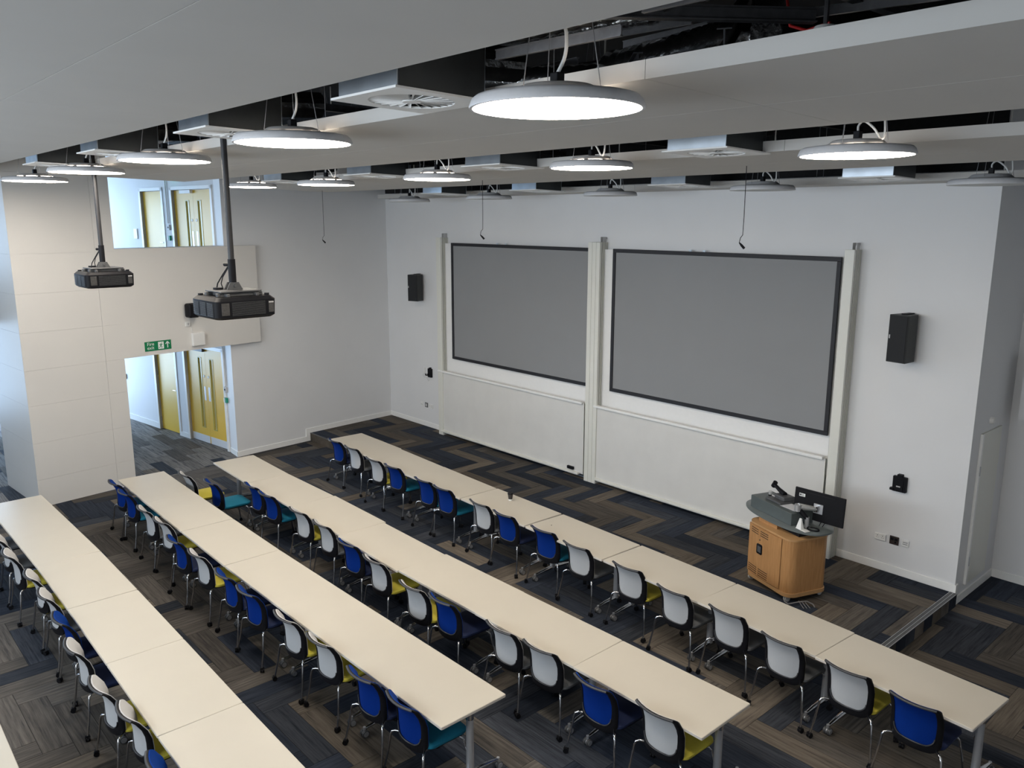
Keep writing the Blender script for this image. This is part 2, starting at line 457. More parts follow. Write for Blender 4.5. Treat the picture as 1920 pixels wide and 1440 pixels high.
# bulkhead over the ground-floor opening = balustrade of the upper corridor
PCe = PC
bh = MB().prism([PB, PCe, (PCe[0]-0.035, PCe[1]-0.004), (PCe[0]-0.10, PCe[1]-0.55), (-6.66, -0.72), (-6.95, -0.71), (PB[0]-0.40, PB[1]-0.05)], 2.305, 4.208).build('wall_bulkhead', WALLW)
struct(bh)

# the corridor wall with the yellow doors
D0, D1 = Vector((-7.0, -0.707)), Vector((-8.617, -0.932))
dd = (D1-D0).normalized(); far = D1 + dd*5.2
nn = Vector((-dd.y, dd.x));  nn = nn if nn.y > 0 else -nn      # away from the corridor
UPZ = 3.22
def pt(t, off=0.0):
    p = D0 + dd*t + nn*off
    return (p.x, p.y)
def wslab(mb, t0, t1, o0, o1, z0, z1): return mb.prism([pt(t0, o0), pt(t1, o0), pt(t1, o1), pt(t0, o1)], z0, z1)
cw = MB()
DH = 2.075
for base in (0.0, UPZ):
    t_a, t_b, t_c, t_d = 0.10, 1.60, 2.05, 2.95       # double door opening, pillar, single door opening
    top = 2.9 if base == 0 else 3.2
    wslab(cw, -0.12, t_a, 0, .25, base, base+top)
    wslab(cw, t_b, t_c, 0, .25, base, base+top)
    wslab(cw, t_d, 6.6, 0, .25, base, base+top)
    wslab(cw, t_a, t_b, 0, .25, base+DH, base+top)
    wslab(cw, t_c, t_d, 0, .25, base+DH, base+top)
struct(cw.build('wall_corridor', WALL))
slab = MB()
slab.prism([(-13.6, YB), (-7.66, YB), (-7.66, -2.9), (-6.56, -2.75), (-6.65, -0.8), pt(0, 0.02), pt(6.6, 0.02)], 2.92, UPZ)
struct(slab.build('floor_upper', CARP['ash', 'x']))
struct(MB().prism([(-13.6, YB), (-7.7, YB), (-7.66, -2.9), (-6.75, -2.75), (-7.0, -0.8), pt(0, 0.2), pt(6.6, 0.2)], 6.05, 6.2).build('ceiling_upper', WALL))

def leafdoor(name, t0, t1, base, double, label, upper):
    """yellow flush doors; local x runs along the wall away from the room"""
    r = sroot(name, label, (pt(t0)[0], pt(t0)[1], base), math.atan2(dd.y, dd.x))
    W = t1-t0; sgn = 1 if nn.dot(Vector((-dd.y, dd.x))) > 0 else -1     # +y local = dd rotated +90
    Y = lambda v: v*sgn
    fr = MB()
    for a, b in ((-0.07, 0.0), (W, W+0.07)): fr.box(a, b, min(Y(-.015), Y(.10)), max(Y(-.015), Y(.10)), 0, DH+.06)
    fr.box(-0.07, W+0.07, min(Y(-.015), Y(.10)), max(Y(-.015), Y(.10)), DH, DH+.07)
    fr.build('door_frame', TRIM, r)
    leaves = [(0.004, W/2-0.002), (W/2+0.002, W-0.004)] if double else [(0.004, W-0.004)]
    yl = (.05, .095)
    for k, (a, b) in enumerate(leaves):
        m = MB()
        if double:
            gx = (b-0.30, b-0.16) if k == 0 else (a+0.16, a+0.30)
            z0, z1 = 0.34, 1.86
            for (p, q, u, v) in ((a, gx[0], 0.01, DH-.01), (gx[1], b, 0.01, DH-.01), (gx[0], gx[1], 0.01, z0), (gx[0], gx[1], z1, DH-.01)):
                m.box(p, q, min(Y(yl[0]), Y(yl[1])), max(Y(yl[0]), Y(yl[1])), u, v)
        else: m.box(a, b, min(Y(yl[0]), Y(yl[1])), max(Y(yl[0]), Y(yl[1])), 0.01, DH-.01)
        lf = m.build('door_leaf', YELLOW, r)
        if double:
            g = MB().box(gx[0]+.012, gx[1]-.012, min(Y(.068), Y(.076)), max(Y(.068), Y(.076)), z0+.012, z1-.012).build('vision_panel', mat('pale_lit_glass', (.66, .56, .22), .15, noise=.03), lf)  # opaque yellow colour stands in for the brightness seen through the slit
            bd = MB()
            for (p, q, u, v) in ((gx[0]-.006, gx[0]+.012, z0-.006, z1+.006), (gx[1]-.012, gx[1]+.006, z0-.006, z1+.006), (gx[0], gx[1], z0-.006, z0+.012), (gx[0], gx[1], z1-.012, z1+.006)):
                bd.box(p, q, min(Y(.045), Y(.1)), max(Y(.045), Y(.1)), u, v)
            bd.build('glazing_bead', BRASS, lf)
            MB().box(a+.02, b-.015, min(Y(.046), Y(.05)), max(Y(.046), Y(.05)), .012, .17).build('kick_plate', KICK, lf)
            px = (b-.12, b-.05) if k == 0 else (a+.05, a+.12)
            MB().box(px[0], px[1], min(Y(.046), Y(.05)), max(Y(.046), Y(.05)), .95, 1.25).build('push_plate', KICK, lf)
            c = ((px[0]+px[1])/2, Y(.047), 1.47)
            MB().cyl((c[0], Y(.044), 1.47), (c[0], Y(.05), 1.47), .028, 16).build('round_notice', SIGNW, lf)
        else:
            MB().tube([(a+.06, Y(.05), 1.0), (a+.06, Y(.0), 1.0), (a+.17, Y(-.0), 1.0)], .010, 8).build('door_handle', CHROME, lf)
            MB().cyl((a+.10, Y(.044), 1.5), (a+.10, Y(.05), 1.5), .028, 16).build('round_notice', SIGNW, lf)
            MB().box(b-.01, b+.004, min(Y(.03), Y(.06)), max(Y(.03), Y(.06)), .18, .28).box(b-.01, b+.004, min(Y(.03), Y(.06)), max(Y(.03), Y(.06)), 1.25, 1.35).build('hinge', SILVER, lf)
    if double:
        MB().box(W*.50, W*.78, min(Y(-.01), Y(.05)), max(Y(-.01), Y(.05)), DH-.075, DH-.01).build('door_closer', TRIM if upper else GREYP, r)
    return r
leafdoor('door_1', 0.10, 1.60, 0.0, True, 'pair of yellow doors with slit windows at ground level', False)
leafdoor('door_2', 2.05, 2.95, 0.0, False, 'single yellow door at ground level, left of the pair', False)
leafdoor('door_3', 0.10, 1.60, UPZ, True, 'pair of yellow doors on the upper floor', True)
leafdoor('door_4', 2.05, 2.95, UPZ, False, 'single yellow door on the upper floor', True)

# far ends of the hall on the left: outside walls with tall windows
def windowed(name, wname, x, y0, y1, z0, z1, wy0, wy1, wz0, wz1, label):
    m = MB()
    m.box(x-.25, x, y0, y1, z0, wz0).box(x-.25, x, y0, y1, wz1, z1).box(x-.25, x, y0, wy0, wz0, wz1).box(x-.25, x, wy1, y1, wz0, wz1)
    struct(m.build(name, WALL))
    r = sroot(wname, label)
    f = MB(); n = 5
    for k in range(n+1):
        yy = wy0+(wy1-wy0)*k/n; f.box(x-.16, x-.08, yy-.03, yy+.03, wz0, wz1)
    f.box(x-.16, x-.08, wy0, wy1, wz0, wz0+.06).box(x-.16, x-.08, wy0, wy1, wz1-.06, wz1)
    f.build('window_frame', GREYP, r)
    for k in range(n):
        ya = wy0+(wy1-wy0)*k/n+.03; yb = wy0+(wy1-wy0)*(k+1)/n-.03
        MB().box(x-.125, x-.115, ya, yb, wz0+.06, wz1-.06).build('pane', GLASS, r)
windowed('wall_hall_lower', 'window_1', -13.35, YB, -1.4, 0, 2.92, -7.2, -1.7, .15, 2.7, 'tall glazing at the far end of the ground-floor hall')
windowed('wall_hall_upper', 'window_2', -13.35, YB, -1.4, UPZ, 6.05, -7.2, -1.7, 3.4, 5.35, 'tall glazing at the far end of the upper hall')
# wall behind the camera
m = MB()
m.box(-13.6, 10.6, YB-.3, YB, 0, 3.35).box(-13.6, 10.6, YB-.3, YB, 5.25, 6.4).box(-13.6, -4.2, YB-.3, YB, 3.35, 5.25).box(7.2, 10.6, YB-.3, YB, 3.35, 5.25)
struct(m.build('wall_back', WALL))
w3 = sroot('window_3', 'long glazing in the wall behind the viewer')
f = MB()
for k in range(9):
    xx = -4.2+11.4*k/8; f.box(xx-.03, xx+.03, YB-.2, YB-.12, 3.35, 5.25)
f.box(-4.2, 7.2, YB-.2, YB-.12, 3.35, 3.41).box(-4.2, 7.2, YB-.2, YB-.12, 5.19, 5.25); f.build('window_frame', GREYP, w3)
for k in range(8):
    MB().box(-4.2+11.4*k/8+.03, -4.2+11.4*(k+1)/8-.03, YB-.165, YB-.155, 3.41, 5.19).build('pane', GLASS, w3)
struct(MB().box(-13.6, 10.7, YB-.3, 4.8, 6.4, 6.55).build('ceiling', VOID), 'black soffit above the hanging rafts')

# ------------------------------------------------------------------ baseboards
def board(name, pts, z0, h=0.105, th=0.016):
    m = MB()
    for a, b in zip(pts, pts[1:]):
        a = Vector(a); b = Vector(b); d = (b-a).normalized(); nrm2 = Vector((d.y, -d.x))*th
        poly = [tuple(a), tuple(b), tuple(b+nrm2), tuple(a+nrm2)]
        m.prism(poly, z0, z0+h)
    return struct(m.build(name, TRIM, bevel=0.004, seg=1))
board('baseboard_front', [(-6.944, 3.2), (-4.83, 3.2)], PZ)
board('baseboard_front', [(4.04, 3.2), (5.585, 3.2)], PZ)
m = MB()
wdir = (Vector((-6.944, 3.2))-Vector((-6.57, -.74))).normalized(); wn = Vector((wdir.y, -wdir.x))*.016
def lw(t): return Vector((-6.57, -.74)) + wdir*t
for t0, t1, z0, z1 in ((0, 1.70, 0.0, .105), (1.60, 1.70, .105, PZ+.105), (1.70, 3.957, PZ, PZ+.105)):
    a, b = lw(t0), lw(t1); m.prism([tuple(a), tuple(b), tuple(b+wn), tuple(a+wn)], z0, z1)
a = Vector((-6.57, -.74)); b = Vector((-6.98, -.70)); m.prism([(-6.554, -.757), (-6.57, -.74), tuple(b), (-6.98, -.717)], 0, .105)
struct(m.build('baseboard_left', TRIM))
m = MB().box(5.57, 5.588, 3.19, 4.51, 0, .105).box(5.57, 5.588, 3.185, 3.26, .105, PZ+.105).box(5.588, 10.5, 4.492, 4.51, 0, .105)
struct(m.build('baseboard_right', TRIM))
m = MB(); wslab(m, 2.99, 6.5, -.016, 0, 0, .13); wslab(m, 1.66, 2.0, -.016, 0, 0, .105)
struct(m.build('baseboard_corridor', TRIM))
# alcove bulkhead and cupboard door on the right
struct(MB().box(5.72, 10.5, 4.28, 4.51, 2.24, 3.04).build('trim_1', WALL), 'boxed bulkhead on the right alcove wall')
r = sroot('door_5', 'flush white cupboard door in the right return wall')
MB().box(5.57, 5.592, 3.50, 4.16, .20, 2.16).build('door_leaf', CREAM, r)
MB().box(5.57, 5.600, 3.475, 3.525, .20, 2.16).build('door_frame', TRIM, r)
MB().box(5.598, 5.606, 3.485, 3.515, 1.63, 1.75).box(5.598, 5.606, 3.485, 3.515, .45, .57).build('hinge', SILVER, r)
s = thing('wall_sensor', 'small round white sensor on the right return wall above the cupboard door', 'sensor', (5.57, 3.76, 2.29))
MB().lathe([(.0, 0), (.045, 0), (.045, .02), (.035, .045), (.0, .052)], 20, closed=False).xf(Matrix.Rotation(PI/2, 4, 'Y')).build('sensor_body', WHITEP, s, smooth=40)

# ------------------------------------------------------------------ ceiling rafts
def raft(label, x0, x1, y0, y1, ymid, xs, th=0.085):
    t = thing('ceiling_raft', label, 'ceiling raft', ((x0+x1)/2, (y0+y1)/2, zraft((y0+y1)/2)))
    ox, oy, oz = t.location
    rows = [(y0, ymid-.002), (ymid+.002, y1)] if ymid else [(y0, y1)]
    for ya, yb in rows:
        for xa, xb in zip([x0]+xs, xs+[x1]):
            MB().prism([(xa+.0015-ox, ya-oy), (xb-.0015-ox, ya-oy), (xb-.0015-ox, yb-oy), (xa+.0015-ox, yb-oy)],
                       lambda x, y: zraft(y+oy)-oz, lambda x, y: zraft(y+oy)+th-oz).build('raft_panel', RAFT, t)
    # hanging wires to the soffit
    for k, xx in enumerate([x0+.5+j*2.4 for j in range(int((x1-x0)/2.4)+1)]):
        for yy in (y0+.12, y1-.12):
            if xx < x1: MB().cyl((xx-ox, yy-oy, zraft(yy)+th-oz), (xx-ox, yy-oy, 6.4-oz), .003, 6).build('hanging_wire', GREYSTEEL, t)
    return t
raft('big pale grey ceiling raft nearest the viewer, at top left', -7.4, 10.3, -9.2, -5.0, -6.04, [-3.6, 0.0, 3.2, 8.5])
raft('long pale grey ceiling raft behind the first row of lit lamps', -4.45, 10.3, -4.10, -2.18, -3.13, [-1.2, 2.2, 6.36])
raft('long pale grey ceiling raft in the middle of the room', -5.15, 10.3, -1.03, 0.74, -0.12, [-1.6, 1.9, 5.3, 8.6])
raft('narrow pale ceiling raft along the front wall', -6.6, 10.3, 2.78, 3.19, None, [-3.0, 0.6, 4.2, 7.8])

# ------------------------------------------------------------------ services in the ceiling void
def channel(name, label, a, b, wd=.06, h=.08, m=BLACKSTEEL, cat='ceiling beam', group='black steel members in the ceiling void'):
    a = Vector(a); b = Vector(b); d = b-a; L = d.length
    mb = MB().box(0, L, -wd/2, wd/2, -h/2, -h/2+.006).box(0, L, -wd/2, wd/2, h/2-.006, h/2).box(0, L, -.004, .004, -h/2, h/2)
    o = mb.build(name, m); o.location = a; o.rotation_euler = d.to_track_quat('X', 'Z').to_euler()
    return tag(o, label, cat, group)
for yy, zz, lb in ((-4.75, 6.15, 'along the first ceiling gap, nearer one'), (-4.3, 6.05, 'along the first ceiling gap, farther one'), (-1.9, 5.95, 'along the second ceiling gap, nearer one'), (-1.2, 6.05, 'along the second ceiling gap, farther one'), (1.2, 5.85, 'along the third ceiling gap, nearer one'), (2.5, 5.42, 'along the third ceiling gap by the front wall')):
    channel('steel_channel', 'black steel channel running ' + lb, (-6, yy, zz), (10.3, yy, zz), .07, .10 if yy < 2.4 else .16)
for q_, xx in enumerate((-5.0, -3.5, -1.4, .9, 3.7, 6.6, 8.8)):
    channel('steel_channel', 'black steel channel crossing the ceiling void, %s from the left' % ('first', 'second', 'third', 'fourth', 'fifth', 'sixth', 'seventh')[q_], (xx, -5.4, 5.88), (xx+.3, 3.0, 5.80), .06, .07, group='cross channels in the ceiling void')
for k, (a, b) in enumerate((((5.6, -5.2, 5.62), (6.9, -3.6, 5.60)), ((6.9, -5.3, 5.7), (8.2, -3.5, 5.66)), ((3.4, -5.3, 5.8), (4.6, -3.6, 5.6)))):
    channel('diagonal_brace', ('black diagonal brace in the void above the nearest lit lamp', 'black diagonal brace in the void at the top right', 'black diagonal brace in the void left of the nearest lit lamp')[k], a, b, .05, .06, group='diagonal braces in the ceiling void')
channel('grey_strut', 'short dull grey strut right of the nearest lit lamp', (6.0, -4.55, 5.68), (7.3, -4.50, 5.70), .02, .07, GREYSTEEL, 'strut', None)
channel('grey_strut', 'short dull grey strut above the nearest lit lamp', (5.6, -4.85, 5.80), (6.6, -4.80, 5.84), .02, .05, GREYSTEEL, 'strut', None)
for k, (a, b, wd, h, lb) in enumerate((((6.5, -4.3, 5.60), (8.0, -4.2, 5.61), .02, .06, 'long pale strut low in the void at the top right'),
        ((7.0, -4.9, 5.78), (9.0, -4.85, 5.80), .03, .05, 'grey strut high in the void at the top right'), ((5.5, -4.25, 5.55), (6.3, -4.2, 5.55), .02, .05, 'short grey strut just above the raft behind the nearest lamp'),
        ((3.7, -4.5, 5.60), (4.5, -4.45, 5.60), .02, .05, 'grey strut in the void between the two nearest diffusers'))):
    channel('grey_strut', lb, a, b, wd, h, GREYSTEEL, 'strut', None)
for k, xx in enumerate((6.9, 7.75)):
    tag(MB().box(xx-.03, xx+.03, -4.62, -4.56, 5.62, 6.4).box(xx-.06, xx+.06, -4.66, -4.52, 5.60, 5.62).build('steel_hanger', GREYSTEEL), 'upright steel hanger with foot plate in the void, %s one at the top right' % ('left', 'right')[k], 'hanger')
def foil(a, b, r, label, n=40):
    a = Vector(a); b = Vector(b); pts = [a.lerp(b, i/n) for i in range(n+1)]
    rs = [r*(1+.10*((i % 2)-.5)+random.uniform(-.03, .03)) for i in range(n+1)]
    tag(MB().tube(pts, rs, 14).build('foil_duct', FOIL, smooth=50), label, 'duct')
foil((5.2, -5.0, 5.72), (8.2, -5.02, 5.74), .09, 'crinkled foil duct along the raft edge above the nearest lit lamp')
foil((5.6, -4.2, 5.72), (7.7, -4.1, 5.74), .12, 'crinkled foil duct right of the nearest lit lamp')
foil((1.2, -4.95, 5.62), (4.7, -5.0, 5.66), .08, 'crinkled foil duct between the two nearest ceiling diffusers', 60)
foil((5.9, -3.9, 5.95), (5.9, -5.0, 5.95), .13, 'foil duct crossing the void above the nearest lamp', 20)
foil((1.9, -1.5, 5.62), (1.9, -2.4, 5.62), .12, 'foil duct in the second ceiling gap, left part', 16)
foil((6.6, -1.5, 5.62), (6.6, -2.4, 5.62), .12, 'foil duct in the second ceiling gap, right part', 16)
foil((2.6, -2.6, 6.09), (5.4, -2.8, 6.0), .075, 'slim foil duct high above the raft behind the nearest lamp', 60)
foil((5.0, -2.8, 5.70), (6.35, -3.1, 5.68), .12, 'thick foil duct above the second raft, right of the nearest lamp', 30)
foil((3.5, -3.0, 5.78), (5.1, -3.0, 5.62), .09, 'foil duct lying above the second raft behind the nearest lamp', 30)
foil((3.2, -2.8, 6.02), (3.9, -2.8, 6.0), .14, 'short fat foil duct above the nearest ceiling diffuser', 14)
foil((6.15, -2.8, 5.75), (6.10, -2.6, 6.35), .10, 'upright foil duct in the void at top right', 14)
for a, b, wd, h, lb in (((4.82, -2.8, 5.94), (5.65, -2.8, 5.92), .02, .06, 'slim grey strut high behind the nearest lamp, upper of two'), ((5.15, -2.85, 5.82), (5.80, -2.85, 5.83), .02, .08, 'drilled grey strut behind the nearest lamp, lower of two'),
        ((6.2, -2.8, 5.83), (7.2, -2.8, 5.78), .02, .05, 'long pale strut above the second raft at top right'), ((3.7, -2.7, 5.80), (4.6, -2.7, 5.82), .03, .07, 'grey strut above the second raft, left of the nearest lamp')):
    channel('grey_strut', lb, a, b, wd, h, GREYSTEEL, 'strut', None)
channel('diagonal_brace', 'thick black brace falling to the right in the void at top right', (5.9, -2.6, 6.0), (6.5, -3.7, 5.55), .07, .10, group='diagonal braces in the ceiling void')
channel('diagonal_brace', 'thick black brace behind the nearest lamp cable', (4.6, -2.2, 5.75), (5.9, -3.6, 5.56), .05, .06, group='diagonal braces in the ceiling void')
foil((7.3, -4.3, 5.74), (8.0, -4.2, 5.9), .11, 'short foil duct near the top right corner', 16)
# perforated cable tray with cables in the second gap
tray = thing('cable_tray', 'dark perforated cable tray above the second ceiling gap', 'cable tray', (3.0, -1.95, 5.62))
MB().box(-5, 7, -.15, -.145, 0, .06).box(-5, 7, .145, .15, 0, .06).box(-5, 7, -.15, .15, -.004, 0).build('tray_body', GREYSTEEL, tray)
hm = MB()
for k in range(150): hm.box(-5+.08*k, -5+.08*k+.045, -.153, -.150, .02, .042)
o = hm.build('tray_slots', VOID, tray); o['kind'] = 'stuff'
for k in range(4):
    MB().tube([(-5+12*i/24, -.1+.06*k+random.uniform(-.015, .015), .02+random.uniform(0, .012)) for i in range(25)], .011, 6).build('cable', mat('blue_grey_cable', (.06, .10, .18), .5, noise=.05), tray)
for k in range(3):
    c = tag(MB().tube([(-5+14*i/30, -.75-.13*k, 5.66+.03*math.sin(i*1.3+k)) for i in range(31)], .018, 6).build('service_cable', MATS['blue_grey_cable']), 'dark blue service cable in the second ceiling gap, %s of three' % ('nearest', 'middle', 'farthest')[k], 'cable', 'service cables in the second ceiling gap')
d = thing('smoke_detector', 'round white detector with a red cable in the dark void at top right', 'smoke detector', (6.95, -3.6, 5.50))
MB().lathe([(.0, 0), (.05, 0), (.06, .02), (.055, .035), (.045, .05), (.0, .05)], 20, closed=False).build('detector_head', WHITEP, d, smooth=40)
MB().cyl((0, 0, .05), (0, 0, .90), .012, 8).build('mounting_pole', BLACKSTEEL, d)
MB().tube([(.02, 0, .06), (-.1, .02, .05), (-.2, .05, .09), (-.3, .05, .6)], .007, 6).build('red_cable', mat('red_cable', (.45, .01, .01), .5, noise=.05), d)

# ------------------------------------------------------------------ ceiling diffusers
def diffuser_proto():
    t = thing('ceiling_diffuser', 'x', 'air vent')
    H = .315
    p = MB()
    # square plate with a round hole, made as a ring between square and circle
    n = 48; inner = []; outer = []
    for i in range(n):
        a = 2*PI*i/n; c, s_ = math.cos(a), math.sin(a); k = H/max(abs(c), abs(s_))
        outer.append((c*k, s_*k)); inner.append((c*.235, s_*.235))
    for z, fl in ((0, 1), (.012, 0)):
        p.add([(x, y, z) for x, y in outer]+[(x, y, z) for x, y in inner], [(i, (i+1) % n, n+(i+1) % n, n+i) for i in range(n)])
    p.add([(x, y, 0) for x, y in outer]+[(x, y, .012) for x, y in outer], [(i, (i+1) % n, n+(i+1) % n, n+i) for i in range(n)])
    p.add([(x, y, 0) for x, y in inner]+[(x, y, .012) for x, y in inner], [(i, (i+1) % n, n+(i+1) % n, n+i) for i in range(n)])
    p.build('face_plate', TRIM, t)
    v = MB()
    for i in range(24):
        a = 2*PI*i/24; wdt = .0165
        r0, r1 = .045, .238
        c, s_ = math.cos(a), math.sin(a)
        vs = []
        for r_, w0 in ((r0, .004), (r1, wdt)):
            for sg, z in ((-1, .001), (1, .030)):
                vs.append((c*r_-s_*w0*sg, s_*r_+c*w0*sg, z))
        v.add(vs+[(a_[0], a_[1], a_[2]+.003) for a_ in vs], [(0, 1, 3, 2), (4, 6, 7, 5), (0, 2, 6, 4), (1, 5, 7, 3), (0, 4, 5, 1), (2, 3, 7, 6)])
    v.build('swirl_vanes', TRIM, t)
    MB().cyl((0, 0, -.003), (0, 0, .02), .05, 24).build('vane_hub', TRIM, t)
    b = MB()
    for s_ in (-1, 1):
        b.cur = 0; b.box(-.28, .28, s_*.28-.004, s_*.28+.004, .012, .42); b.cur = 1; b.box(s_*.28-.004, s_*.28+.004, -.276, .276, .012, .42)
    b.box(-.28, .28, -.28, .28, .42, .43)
    b.build('plenum_box', [GALV, mat('dark_reflection_sheet', (0.045, 0.050, 0.052), 0.4, 0.5, noise=.25, scale=5)], t)  # second tone paints in the dark void mirrored by the galvanised sides
    q = MB().box(-.27, .27, -.27, .27, .045, .049); q.build('plenum_shade_sheet', VOID, t)  # black sheet put in for the shade inside the box, behind the vanes
    MB().cyl((0, .28, .26), (0, .75, .30), .10, 16).build('supply_duct', FOIL, t)
    return t
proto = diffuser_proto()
nth = ['nearest', 'second', 'third', 'fourth']
first = True
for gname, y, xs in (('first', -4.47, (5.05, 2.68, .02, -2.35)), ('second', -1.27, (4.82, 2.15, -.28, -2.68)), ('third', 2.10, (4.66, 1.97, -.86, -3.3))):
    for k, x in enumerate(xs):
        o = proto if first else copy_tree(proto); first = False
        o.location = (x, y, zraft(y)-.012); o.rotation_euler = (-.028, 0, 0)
        o['label'] = 'square swirl air diffuser, %s from the right in the %s ceiling gap from the viewer' % (['first', 'second', 'third', 'fourth'][k], gname)
        o['category'] = 'air vent'; o['group'] = 'square swirl diffusers in the ceiling gaps'

# ------------------------------------------------------------------ pendant lamps
def lamp_proto(lit):
    t = thing('pendant_lamp', 'x', 'lamp')
    R = .41
    MB().lathe([(R-.014, .002), (R, .002), (R+.002, .010), (R-.010, .042), (R-.028, .056), (R-.06, .060), (.215, .062), (.20, .060)], 64, closed=False).build('casing', LAMPBODY, t, smooth=35)
    MB().lathe([(.001, .0), (R-.05, .0), (R-.014, .002), (R-.014, .010), (.001, .010)], 64, closed=False).build('light_diffuser', LEDON if lit else LEDOFF, t, smooth=35)
    MB().lathe([(.222, .056), (.225, .064), (.185, .096), (.17, .104), (.06, .110), (.001, .110)], 48, closed=False).build('top_hub', LAMPBODY2 if lit else LAMPBODY, t, smooth=35)
    if lit:
        v = MB()
        for k in range(8):
            vs = []; a0 = 2*PI*(k+.12)/8; a1 = 2*PI*(k+.88)/8
            for j in range(5):
                a = a0+(a1-a0)*j/4
                vs += [(math.cos(a)*.228, math.sin(a)*.228, .0585), (math.cos(a)*.2285, math.sin(a)*.2285, .069)]
            v.add(vs, [(2*j, 2*j+2, 2*j+3, 2*j+1) for j in range(4)])
        v.build('light_slots', LEDVENT, t)
    MB().cbox(0, 0, .138, .05, .05, .055).build('cable_gland', BLACKP, t, bevel=.005)
    return t
def lamp_flex(t, style, top):
    for k in range(3):
        a = 2*PI*k/3+.5
        MB().cyl((math.cos(a)*.21, math.sin(a)*.21, .08), (math.cos(a)*.03, math.sin(a)*.03, top), .0024, 6).build('hanging_wire', GREYSTEEL, t)
    if style == 0: pts = [(0, 0, .16), (.03, .02, .24), (.035, .02, .34), (.02, .0, .48), (.02, 0, top)]
    else: pts = [(0, 0, .16), (.0, .0, .20), (.05, -.02, .225), (.13, -.02, .17), (.17, 0, .105), (.19, .02, .13), (.17, .04, .25), (.12, .05, .45), (.12, .05, top)]
    # smooth
    out = []
    for i in range(len(pts)-1):
        p0 = Vector(pts[max(i-1, 0)]); p1 = Vector(pts[i]); p2 = Vector(pts[i+1]); p3 = Vector(pts[min(i+2, len(pts)-1)])
        for k in range(5):
            u = k/5; out.append(0.5*((2*p1)+(p2-p0)*u+(2*p0-5*p1+4*p2-p3)*u*u+(3*p1-p0-3*p2+p3)*u**3))
    out.append(Vector(pts[-1]))
    MB().tube(out, .0085, 8).build('flex', WHITEP, t, smooth=60)
LIT = lamp_proto(True); OFF = lamp_proto(False)
used = {True: False, False: False}
LAMPS = [(True, 'first', -4.34, 1.0, ((6.036, 5.217), (3.42, 5.232), (.892, 5.236), (-1.667, 5.235), (-4.162, 5.217))),
         (True, 'second', -1.58, .92, ((6.16, 5.140), (3.72, 5.163), (1.407, 5.142), (-1.05, 5.154), (-3.337, 5.187))),
         (False, 'third', 1.80, .93, ((5.901, 5.049), (3.399, 5.057), (.976, 5.041), (-1.688, 5.040), (-3.986, 5.029)))]
ords = ['first', 'second', 'third', 'fourth', 'fifth', 'sixth', 'seventh', 'eighth', 'ninth', 'tenth', 'eleventh', 'twelfth', 'thirteenth', 'fourteenth', 'fifteenth', 'sixteenth']
for lit, rn, y, sc, ps_ in LAMPS:
    for k, (x, z) in enumerate(ps_):
        src = LIT if lit else OFF
        if not used[lit]: o = src; used[lit] = True
        else:
            o = copy_tree(src)
            for c in list(o.children):
                if c.name.startswith(('flex', 'hanging_wire')): bpy.data.objects.remove(c)
        lamp_flex(o, 0 if rn == 'first' else 1, 6.4-z-.004)
        o.location = (x, y, z+.004); o.scale = (sc, sc, 1.0)
        o.rotation_euler = (0, 0, 0 if rn == 'first' else random.uniform(-.3, .3))
        o['label'] = '%s round pendant lamp, %s from the right in the %s lamp row' % ('lit' if lit else 'unlit grey', ords[k], rn)
        o['category'] = 'lamp'; o['group'] = 'round pendant lamps, %s row' % rn

# ------------------------------------------------------------------ hanging microphones
for k, (x, y, z, top, lab) in enumerate(((4.31, 0.0, 4.45, 5.24, 'right'), (.26, .03, 4.465, 5.24, 'middle'), (-4.59, .32, 4.30, 5.22, 'left'))):
    t = thing('hanging_microphone', 'small black microphone hanging on a thin cable, the %s one of three' % lab, 'microphone', (x, y, z), 0, 'hanging microphones')
    MB().tube([(0, 0, top-z), (.003, 0, .30), (0, 0, .12), (-.012, -.02, .09), (-.015, -.03, .045)], .0035, 6).build('cable', BLACKP, t)
    MB().tube([(-.015, -.03, .045), (-.002, -.01, .02), (.018, .012, -.012)], [.006, .012, .013], 10).build('capsule', BLACKP, t, smooth=50)

